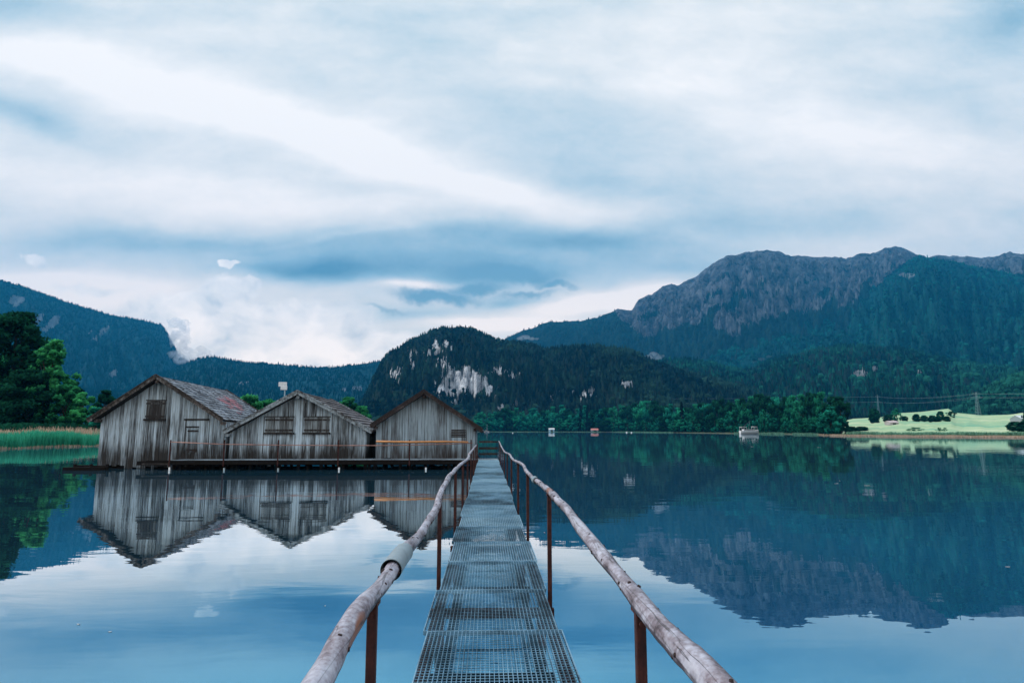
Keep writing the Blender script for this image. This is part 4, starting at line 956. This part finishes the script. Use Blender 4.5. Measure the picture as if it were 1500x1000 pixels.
# left bank. px centre, top py, half width px, distance, material, shape
LT = [
 ('broadleaf_tree', 8, 463, 44, 122, G_DARK, 'round', 'tall dark tree at the left edge of the photo, rising highest on the bank', 150, 90, .36),
 ('broadleaf_tree', 66, 502, 30, 118, G_BRIGHT, 'loose', 'bright green open-crowned tree beside the tall dark tree at the left edge', 150, 60, .30),
 ('broadleaf_tree', 38, 545, 34, 116, G_DARK, 'round', 'dark bushy tree filling the space below the bright open-crowned tree', 70, 150, .30),
 ('broadleaf_tree', 92, 566, 20, 116, G_MID, 'round', 'rounded green tree directly right of the bright open-crowned tree', 55, 130, .28),
 ('broadleaf_tree', 118, 577, 14, 112, G_BRIGHT, 'round', 'small bright green tree with pale trunk nearest the largest boathouse', 45, 120, .26),
 ('broadleaf_tree', 105, 562, 10, 150, G_DARK, 'tall', 'small dark tree standing behind the row of bright green bank trees', 35, 100, .34),
 ('broadleaf_tree', 148, 574, 15, 165, G_DARK, 'round', 'dark tree partly hidden by the left roof edge of the largest boathouse', 45, 110, .38),
 ('broadleaf_tree', -60, 480, 50, 130, G_MID, 'round', None, 110, 120, .36),
 ('shrub', 138, 598, 11, 108, G_TEAL, 'round', 'low bright shrub against the left side of the largest boathouse', 28, 110, .24)]
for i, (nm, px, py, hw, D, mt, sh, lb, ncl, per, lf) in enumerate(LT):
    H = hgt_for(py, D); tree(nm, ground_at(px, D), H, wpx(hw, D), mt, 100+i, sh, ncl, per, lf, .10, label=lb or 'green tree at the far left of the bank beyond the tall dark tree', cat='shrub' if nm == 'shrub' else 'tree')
for i, (px, py, hw, D, lb) in enumerate([(362, 579, 20, 140, 'green round tree top showing above the roof of the largest boathouse'), (392, 586, 16, 150, 'lower green tree top just left of the middle boathouse roof'), (508, 583, 16, 160, 'green tree top showing above the striped roof of the middle boathouse'), (528, 596, 14, 165, 'low green tree top between the middle and right-hand boathouses')]):
    tree('broadleaf_tree', ground_at(px, D), hgt_for(py, D), wpx(hw, D), G_MID if i else G_BRIGHT, 130+i, 'round', 45, 110, .36, .12, label=lb, cat='tree')
# understorey behind the left bank, one mass
P = band(-320, 175, 1.25, 1.9, 7000, rg, .3); kn = len(P)
scatter('undergrowth', P, 2.6*(.3+rg.random(kn)), .75*(.5+.9*rg.random(kn)), np.ones(kn, int), G_DARK, 41, 'dark bushy undergrowth under the trees of the left bank', 'undergrowth')

# far shore: individual trees copied from a few of each kind
src = {}
for i, (kind, mt, sh, ncl, per, lf, bs) in enumerate([('a', G_TEALF, 'round', 26, 100, .75, .06), ('b', G_DARK, 'round', 26, 100, .75, .05), ('c', G_MIDF, 'loose', 28, 90, .7, .06), ('d', G_CON, 'cone', 60, 45, .6, .03), ('e', G_MIDF, 'tall', 28, 90, .7, .04), ('f', G_TEALF, 'tall', 28, 90, .7, .04), ('g', G_DARK, 'tall', 28, 90, .7, .04), ('h', G_FAR, 'round', 24, 100, .7, .06), ('k', G_DARK, 'round', 90, 60, .9, -.02)]):
    src[kind] = tree('far_tree', (0, 0, 0), 10, 5 if kind != 'd' else 2.6, mt, 200+i, sh, ncl, per, lf*.62, bs, cat='tree')
used = set()
def far_tree(kind, px, top, hw, D, label, group=None, z=.6, name=None):
    P = ground_at(px, D, z); H = hgt_for(top, D, z); W = wpx(hw, D)
    sc = (W/(5 if kind != 'd' else 2.6), W/(5 if kind != 'd' else 2.6), H/10); rz = (px*1.7+hw) % 6.28
    if kind not in used:
        used.add(kind); r = src[kind]; r.location = tuple(P); r.scale = sc; r.rotation_euler = (0, 0, rz); tag(r, label=label, group=group)
    else: r = ctree(src[kind], P, sc, rz, label=label, group=group, cat='tree')
    r.name = name or ('conifer_tree' if kind == 'd' else 'broadleaf_tree')
    return r
gA = 'trees along the far shore'
rt = random.Random(77)
def shore_d(px): az = azel(px, 640)[0]; return float(shore_dist(az))*math.cos(az)
lab = {'a': 'teal-green rounded tree in the belt along the far shore', 'b': 'dark rounded tree in the belt along the far shore', 'c': 'ragged green tree in the belt along the far shore', 'e': 'tall green tree in the belt along the far shore', 'f': 'tall teal tree in the belt along the far shore', 'g': 'tall dark tree in the belt along the far shore', 'h': 'bright green rounded tree in the belt along the far shore', 'd': 'dark pointed conifer in the belt along the far shore'}
# left part of the belt (px 700..1010), rounded crowns
x = 704
while x < 1000:
    hw = rt.uniform(9, 15); top = np.interp(x, [700, 720, 790, 830, 900, 960, 1000], [606, 601, 600, 597, 598, 590, 596])+rt.uniform(-4, 4)
    far_tree(rt.choice('aaachhge'), x, top, hw, shore_d(x)*1.035+rt.uniform(0, 14), '', gA); x += hw*rt.uniform(.75, 1.0)
x = 700
while x < 1010:
    hw = rt.uniform(6, 10); far_tree(rt.choice('abch'), x, rt.uniform(610, 617), hw, shore_d(x)*1.012+rt.uniform(0, 6), '', gA); x += hw*rt.uniform(1.1, 1.7)
# right part: taller, px 1000..1250
x = 1003
while x < 1245:
    hw = rt.uniform(9, 16); top = np.interp(x, [1000, 1030, 1060, 1090, 1110, 1150, 1200, 1235, 1250], [596, 590, 587, 585, 580, 579, 576, 579, 584])+rt.uniform(-3, 4)
    far_tree(rt.choice('gbgebfg'), x, top, hw, shore_d(x)*1.10+rt.uniform(0, 12), '', gA); x += hw*rt.uniform(.7, .95)
x = 1003
while x < 1235:
    hw = rt.uniform(6, 11); top = rt.uniform(600, 613); far_tree(rt.choice('gceafb'), x, top, hw, shore_d(x)*1.05+rt.uniform(0, 8), '', gA); x += hw*rt.uniform(.9, 1.5)
x = 1010
while x < 1210:
    hw = rt.uniform(4, 7); far_tree(rt.choice('bca'), x, rt.uniform(619, 625), hw, shore_d(x)*1.02+rt.uniform(0, 4), '', gA, .4); x += hw*rt.uniform(1.6, 3)
for kd in lab:  # belt trees nothing tells apart share a label by kind
    pass
for o in list(scn.objects):
    if o.parent is None and o.get('group') == gA:
        mt = [c for c in o.children if c.name.startswith('crown')][0].data
        for kd, r in src.items():
            if [c for c in r.children if c.name.startswith('crown')][0].data == mt: o['label'] = lab[kd]; o['group'] = gA + ', ' + lab[kd].split(' in ')[0]
far_tree('d', 851, 594, 5, shore_d(850)*1.01, 'left one of two dark pointed conifers between the two small boat sheds')
far_tree('d', 861, 593, 5, shore_d(860)*1.01, 'right one of two dark pointed conifers between the two small boat sheds')
far_tree('d', 1000, 588, 6, shore_d(1000)*1.02, 'dark conifer with its top above the belt, left of the white boat')
far_tree('a', 1218, 596, 20, shore_d(1218)*1.03, 'big teal rounded tree at the right end of the belt of shore trees')
far_tree('e', 1120, 600, 6, shore_d(1120)*1.03, 'slim green tree standing behind the white excursion boat')
far_tree('f', 1196, 612, 9, shore_d(1190)*1.02, 'small pale teal tree at the waterline left of the big rounded tree')
far_tree('h', 945, 588, 16, shore_d(945)*1.05, 'tallest bright green tree in the left half of the far belt')
# wood behind the belt as one mass
P = []
for k in range(2600):
    px = rt.uniform(690, 1225); D = shore_d(px)*rt.uniform(1.14, 1.35); P.append(ground_at(px, D, .5))
P = np.array(P); kn = len(P); pxs = project(P)[0]
Hh = P[:, 1]/946*np.interp(pxs, [690, 1000, 1100, 1260], [26, 32, 42, 44])*(.7+.35*rg.random(kn))
scatter('wood', P, Hh, Hh*.22, (rg.random(kn) > .15).astype(int), lush_forest, 42, 'darker wood standing behind the belt of shore trees', 'wood')
# meadow trees
def meadow_pt(px, py): return LM.hit(px, py)
MT = [('k', 1228, 607, 632.5, 9, 'dark rounded tree hiding the left tip of the meadow'), ('k', 1281, 598, 619, 7, 'dark rounded tree standing alone at the left end of the meadow'),
 ('k', 1300, 607, 617, 7, 'dark low tree left of the small meadow barn'), ('e', 1312, 598, 617, 6, 'taller green tree directly behind the small meadow barn'),
 ('k', 1326, 609, 616, 4, 'smallest dark round bush in the meadow, right of the barn'),
 ('k', 1340, 606, 617, 5, 'round dark tree left of the clipped hedge in the meadow'),
 ('k', 1378, 602, 615, 5, 'taller dark tree at the right end of the meadow hedge'), ('g', 1392, 602, 611, 6, 'dark tree on the upper edge of the meadow behind the hedge'),
 ('k', 1352, 608, 617.5, 5, 'dark rounded bush at the left of the meadow hedge row'), ('k', 1363, 608, 617.5, 6, 'dark rounded bush in the middle of the meadow hedge row'), ('k', 1372, 609, 617.5, 5, 'dark squat bush at the right of the meadow hedge row'), ('k', 1385, 609, 617, 5, 'dark squat bush under the taller tree at the hedge end'),
 ('c', 1337, 625, 631, 13, 'wide low green bush at the foot of the meadow'), ('c', 1374, 626, 631.5, 5, 'small low green bush at the foot of the meadow, right of the wide one'), ('c', 1382, 626, 631, 4, 'tiny green bush touching the small one at the foot of the meadow'),
 ('k', 1486, 617, 631, 10, 'dark hedge bush at the right edge of the photo below the house'), ('k', 1500, 616, 631, 12, 'dark hedge bush cut by the right edge of the photo'), ('c', 1477, 621, 630, 4, 'small green bush at the left end of the dark hedge by the house'),
 ('g', 1500, 604, 622, 4, 'dark tree beside the white-roofed house at the right edge'), ('k', 1262, 624, 631, 9, 'low dark bush at the foot of the meadow beside the shore trees'), ('k', 1247, 624, 632, 10, 'low dark bush nearest the end of the belt of shore trees')]
for kd, px, top, bot, hw, lb in MT:
    p = meadow_pt(px, bot); D = p[1]; d = ray(px, top); H = (EYE+D*d[2]/d[1])-p[2]; W = wpx(hw, D)
    Q_, S_, ct_ = (p[0], p[1], p[2]-.2), (W/5, W/5, max(H, 1.5)/10), 'bush' if 'bush' in lb else 'tree'
    if kd not in used: used.add(kd); r = src[kd]; r.location = Q_; r.scale = S_; tag(r, label=lb, cat=ct_)
    else: r = ctree(src[kd], Q_, S_, px*.7, label=lb, cat=ct_); r.name = 'bush' if 'bush' in lb else 'broadleaf_tree'

# ------------------------------------------------------------------ small far things
def gable(root, w_, d_, h_, rh, wall, roof, ov=.3, door=True):
    m = MB(); m.box((-w_/2, -d_/2, 0), (w_/2, d_/2, h_))
    m.add([(-w_/2, -d_/2, h_), (-w_/2, d_/2, h_), (-w_/2, 0, h_+rh), (w_/2, -d_/2, h_), (w_/2, d_/2, h_), (w_/2, 0, h_+rh)], [(0, 2, 1), (3, 4, 5), (0, 3, 5, 2), (1, 2, 5, 4)]); m.build('wall', wall, root)
    m = MB()
    for s_ in (-1, 1):
        a = [(-w_/2-ov, s_*(d_/2+ov), h_-rh*ov/(d_/2)+.03), (w_/2+ov, s_*(d_/2+ov), h_-rh*ov/(d_/2)+.03), (w_/2+ov, 0, h_+rh+.03), (-w_/2-ov, 0, h_+rh+.03)]
        if s_ > 0: a = [a[1], a[0], a[3], a[2]]
        m.hexa(a+[(p[0], p[1], p[2]+.15) for p in a])
    m.build('roof', roof, root)
    if door: m = MB(); m.box((-w_*.2, -d_/2-.04, 0), (w_*.2, -d_/2+.0-.002, h_*.8)); m.build('door', M_GLASS, root)
D = shore_d(808)*.992; sc_ = D/946
r0 = empty('boat_shed', ground_at(808, D, .2), label='pale blue boat shed with white roof on the far shore', cat='boat shed'); gable(r0, 8*sc_, 5, 3.6*sc_, 1.7*sc_, M_PALEBLUE, M_WHITE)
D = shore_d(871)*.992; sc_ = D/946
r0 = empty('boat_shed', ground_at(871, D, .2), label='small boat shed with salmon red roof on the far shore', cat='boat shed'); gable(r0, 10*sc_, 6, 2.9*sc_, 2.0*sc_, M_BOARD3, M_SALMON)
p = meadow_pt(1304, 622); sc_ = p[1]/946
r0 = empty('barn', tuple(p), label='small pinkish-white barn in front of the meadow trees', cat='barn'); gable(r0, 13*sc_, 5, 3.6*sc_, 2.2*sc_, plain("barn_wall", (.45, .40, .42), .8), plain("barn_roof", (.6, .5, .52), .8))
p = meadow_pt(1492, 618); sc_ = p[1]/946
r0 = empty('house', tuple(p), label='white-roofed house behind the dark hedge at the right edge', cat='house'); gable(r0, 13*sc_, 8, 5*sc_, 4.5*sc_, plain("house_wall", (.3, .33, .36), .8), plain("house_roof", (.72, .76, .8), .7))
# pylons and wires
def pylon(P, H, label):
    r = empty('power_pylon', tuple(P), label=label, cat='pylon'); m = MB()
    for sx in (-1, 1):
        for sy in (-1, 1): m.bar((sx*1.6, sy*1.6, -1), (sx*.35, sy*.35, H), .11, .11)
    z = 0
    while z < H-2:
        k0 = 1.6-1.25*z/H; z1 = z+2.6; k1 = 1.6-1.25*z1/H
        for s_ in (-1, 1): m.bar((-k0, s_*k0, z), (k1, s_*k1, z1), .08, .08); m.bar((k0, s_*k0, z), (-k1, s_*k1, z1), .08, .08); m.bar((s_*k0, -k0, z), (s_*k1, k1, z1), .08, .08)
        z = z1
    m.build('mast', M_GREYST, r); m = MB()
    for zz, w_ in ((H*.80, 5.5), (H*.95, 4)): m.bar((-w_, 0, zz), (w_, 0, zz), .22, .22); m.bar((-w_, 0, zz), (0, 0, zz+1.4), .1, .1); m.bar((w_, 0, zz), (0, 0, zz+1.4), .1, .1)
    m.build('cross_arm', M_GREYST, r); return r
PD = 720
pp = meadow_pt(1434, 609); PD = pp[1]+1; H = (EYE+PD*(ray(1434, 575)[2]/ray(1434, 575)[1]))-pp[2]
pylon((pp[0], pp[1], pp[2]-1), H+1, 'tall grey lattice pylon standing on the meadow at the right')
P2 = ground_at(1290, 900, 1); H2_ = hgt_for(577, 900, 1); pylon(P2, H2_, 'faint lattice pylon in the trees left of the meadow')
def wire(a, b, sag, r):
    m = MB(); pts = []
    for k in range(25): t_ = k/24; q = Vector(a).lerp(Vector(b), t_); q.z -= sag*4*t_*(1-t_); pts.append(q)
    m.tube(pts, r, 4, .5); return m
zt = pp[2]+H; arms = [(-5.5, .80), (5.5, .80), (-4, .95), (4, .95)]
P3 = at_y(1760, 560, 640); P0 = at_y(640, 578, 1350)
for i, (dx, k) in enumerate(arms):
    pts = [(P0[0], P0[1]+dx, P0[2]+(k-.9)*40), (P2[0]+dx, P2[1], 1+H2_*k), (pp[0]+dx, pp[1], pp[2]-1+(H+1)*k), (P3[0], P3[1]+dx, P3[2]+(k-.9)*30)]
    W_ = MB()
    for a_, b_, sg in ((pts[0], pts[1], 6), (pts[1], pts[2], 3), (pts[2], pts[3], 4)):
        q = wire(a_, b_, sg, .05); n0 = len(W_.v); W_.v += q.v; W_.f += [[j+n0 for j in f_] for f_ in q.f]; W_.t += q.t; W_.m += q.m
    tag(W_.build('power_line', M_GREYST), ['lower left wire', 'lower right wire', 'upper left wire', 'upper right wire'][i]+' of the power line crossing behind the far trees', 'power line')

# excursion boat
D = shore_d(1098)*.955; sc_ = D/946; L_ = 29*sc_
bt_ = empty('excursion_boat', ground_at(1098, D, .25), R(4), label='white excursion boat with open sides and flat canopy by the far trees', cat='boat')
m = MB(); nS = 14; bt_.scale = (1, 1.2, 1.35)
sec = []
for k in range(nS+1):
    t_ = k/nS; x = (t_-.5)*L_; bw = 1.5*(1-max(0, (t_-.72)/.28)**2*.95)*(1-max(0, (.12-t_)/.12)*.25); zt_ = 1.15+.45*max(0, (t_-.6)/.4)**2
    sec.append([(x, -bw, zt_), (x, -bw*.9, .5), (x, -bw*.6, -.1), (x, 0, -.35), (x, bw*.6, -.1), (x, bw*.9, .5), (x, bw, zt_)])
V = [v for s_ in sec for v in s_]; F = []
for k in range(nS):
    for j in range(6): F.append((k*7+j, k*7+j+1, (k+1)*7+j+1, (k+1)*7+j))
    F.append((k*7, (k+1)*7, (k+1)*7+6, k*7+6))
F.append((0, 6, 5, 4, 3, 2, 1)); F.append(tuple(nS*7+j for j in range(7)))
m.add(V, F); m.build('hull', M_WHITE, bt_)
m = MB(); m.box((-L_*.34, -1.1, 1.15), (L_*.16, 1.1, 1.75), .5); m.build('bench_cabin', M_WHITE, bt_)
m = MB(); m.box((-L_*.33, -1.13, 1.35), (L_*.15, -1.102, 1.62), .5); m.box((-L_*.33, 1.102, 1.35), (L_*.15, 1.13, 1.62), .5); m.each('window', M_GLASS, bt_)
m = MB(); m.box((-L_*.46, -1.25, 2.62), (-L_*.20, 1.25, 2.78)); m.box((L_*.18, -1.2, 2.72), (L_*.38, 1.2, 2.90)); m.each('canopy', M_WHITE, bt_)
m = MB()
for x in (-.45, -.21, .19, .37):
    for y in (-1.15, 1.15): m.box((x*L_-.05, y-.05, 1.0), (x*L_+.05, y+.05, 2.7))
m.each('canopy_post', M_WHITE, bt_)
m = MB(); m.tube([(-.5, 0, 1.7), (.6, 0, 5.2)], [.07, .04], 6); m.bar((-L_*.33, 0, 2.8), (.5, 0, 5.0), .06, .06); m.build('mast', M_GREYST, bt_)
# sailing boat
D = shore_d(713)*.93
sb = empty('sailing_boat', ground_at(713, D, 0), R(20), label='tiny white sailing boat with bare mast moored off the far shore', cat='boat')
m = MB(); 
m.add([(-2.6, -.9, .9), (-2.6, .9, .9), (0, 1.1, .85), (3.2, 0, 1.1), (0, -1.1, .85), (-2.4, 0, -.2), (0, 0, -.3), (2.4, 0, -.1)], [(0, 4, 3, 2, 1), (0, 5, 6, 4), (4, 6, 7, 3), (1, 2, 6, 5), (2, 3, 7, 6), (0, 1, 5)]); m.build('hull', M_WHITE, sb)
m = MB(); m.tube([(.3, 0, .8), (.3, 0, 8.5)], [.12, .06], 6); m.build('mast', M_WHITE, sb)
m = MB(); m.tube([(.3, 0, 1.6), (-2.3, 0, 1.7)], .16, 6); m.build('furled_sail', M_WHITE, sb)
# buoys, floats
def buoy(px, py, r, lb, z=.0):
    p = at_z(px, py, 0); o = empty('buoy', (p[0], p[1], 0), label=lb, cat='buoy'); m = MB(); m.tube([(0, 0, -r*.5), (0, 0, 0), (0, 0, r*.6), (0, 0, r*1.1)], [r*.6, r, r*.8, r*.15], 12); m.build('float', M_WHITE, o, True); m = MB(); m.tube([(0, 0, r*1.0), (0, 0, r*1.7)], r*.12, 6); m.build('eye', M_GREYST, o); return o
buoy(918, 633.6, .75, 'white mooring buoy off the pale reeds, the left one of a close pair'); buoy(925, 633.6, .75, 'white mooring buoy off the pale reeds, the right one of a close pair')
buoy(751, 634.2, .45, 'small white buoy between the sailing boat and the pale blue shed')
fl = [(1102, 654, .16, 'white feather floating just below the reflection of the excursion boat'), (1200, 655, .18, 'white feather floating below the right end of the shore trees'), (1225, 708, .07, 'left white feather of the trio on the dark reflection at right'), (1270, 711, .09, 'right and largest white feather of the trio on the dark reflection'), (1230, 704, .05, 'tiny white feather touching the left one of the trio'),
      (115, 914, .020, 'white feather floating at lower left, the left one of a pair'), (161, 925, .018, 'white feather floating at lower left, the right one of a pair'), (476, 887, .012, 'tiny white fleck floating between the pair of feathers and the left handrail'), (798, 780, .03, 'white feather floating close to the right side of the footbridge'), (1476, 830, .03, 'tiny white fleck floating on the dark reflection near the right edge')]
for px, py, s_, lb in fl:
    p = at_z(px, py, 0); m = MB(); V = []; k = 7
    for i in range(k):
        t_ = i/(k-1)*2-1; wd = (1-t_*t_)*.45+.02; V += [(t_*s_, -wd*s_, .25*s_*(t_*t_)+.05*s_), (t_*s_, 0, .02*s_+.15*s_*(t_*t_)), (t_*s_, wd*s_, .25*s_*(t_*t_)+.05*s_)]
    F = []
    for i in range(k-1):
        for j in (0, 1): F.append((i*3+j, (i+1)*3+j, (i+1)*3+j+1, i*3+j+1))
    m.add(V, F); m.add([(v[0], v[1], v[2]-.06*s_) for v in V], [f_[::-1] for f_ in F]); o = m.build('feather', M_WHITE, smooth_=True); o.location = (p[0], p[1], .002+.01*s_); o.rotation_euler = (0, 0, px*.9)
    tag(o, lb, 'feather')
# post with two white boards behind the middle boathouse
D = 47.; P = at_y(416, 600, D)
sg = empty('board_post', (P[0], D, 0), label='thin pale post carrying two small white boards behind the middle boathouse', cat='signal post')
zt_ = at_y(413, 561, D)[2]
m = MB(); m.tube([(0, 0, -1.7), (0, 0, zt_-.1)], .045, 8); m.build('post', M_GREYST, sg, True)
k = D/946
m = MB(); m.box((-9.5*k, -.04, zt_-5*k), (2.5*k, -.0, zt_+1.5*k)); m.build('board', M_WHITE, sg, bevel=.03)
m = MB(); m.box((-6*k, -.09, zt_-10*k), (3.5*k, -.05, zt_-4*k)); m.build('board', M_WHITE, sg, bevel=.03)
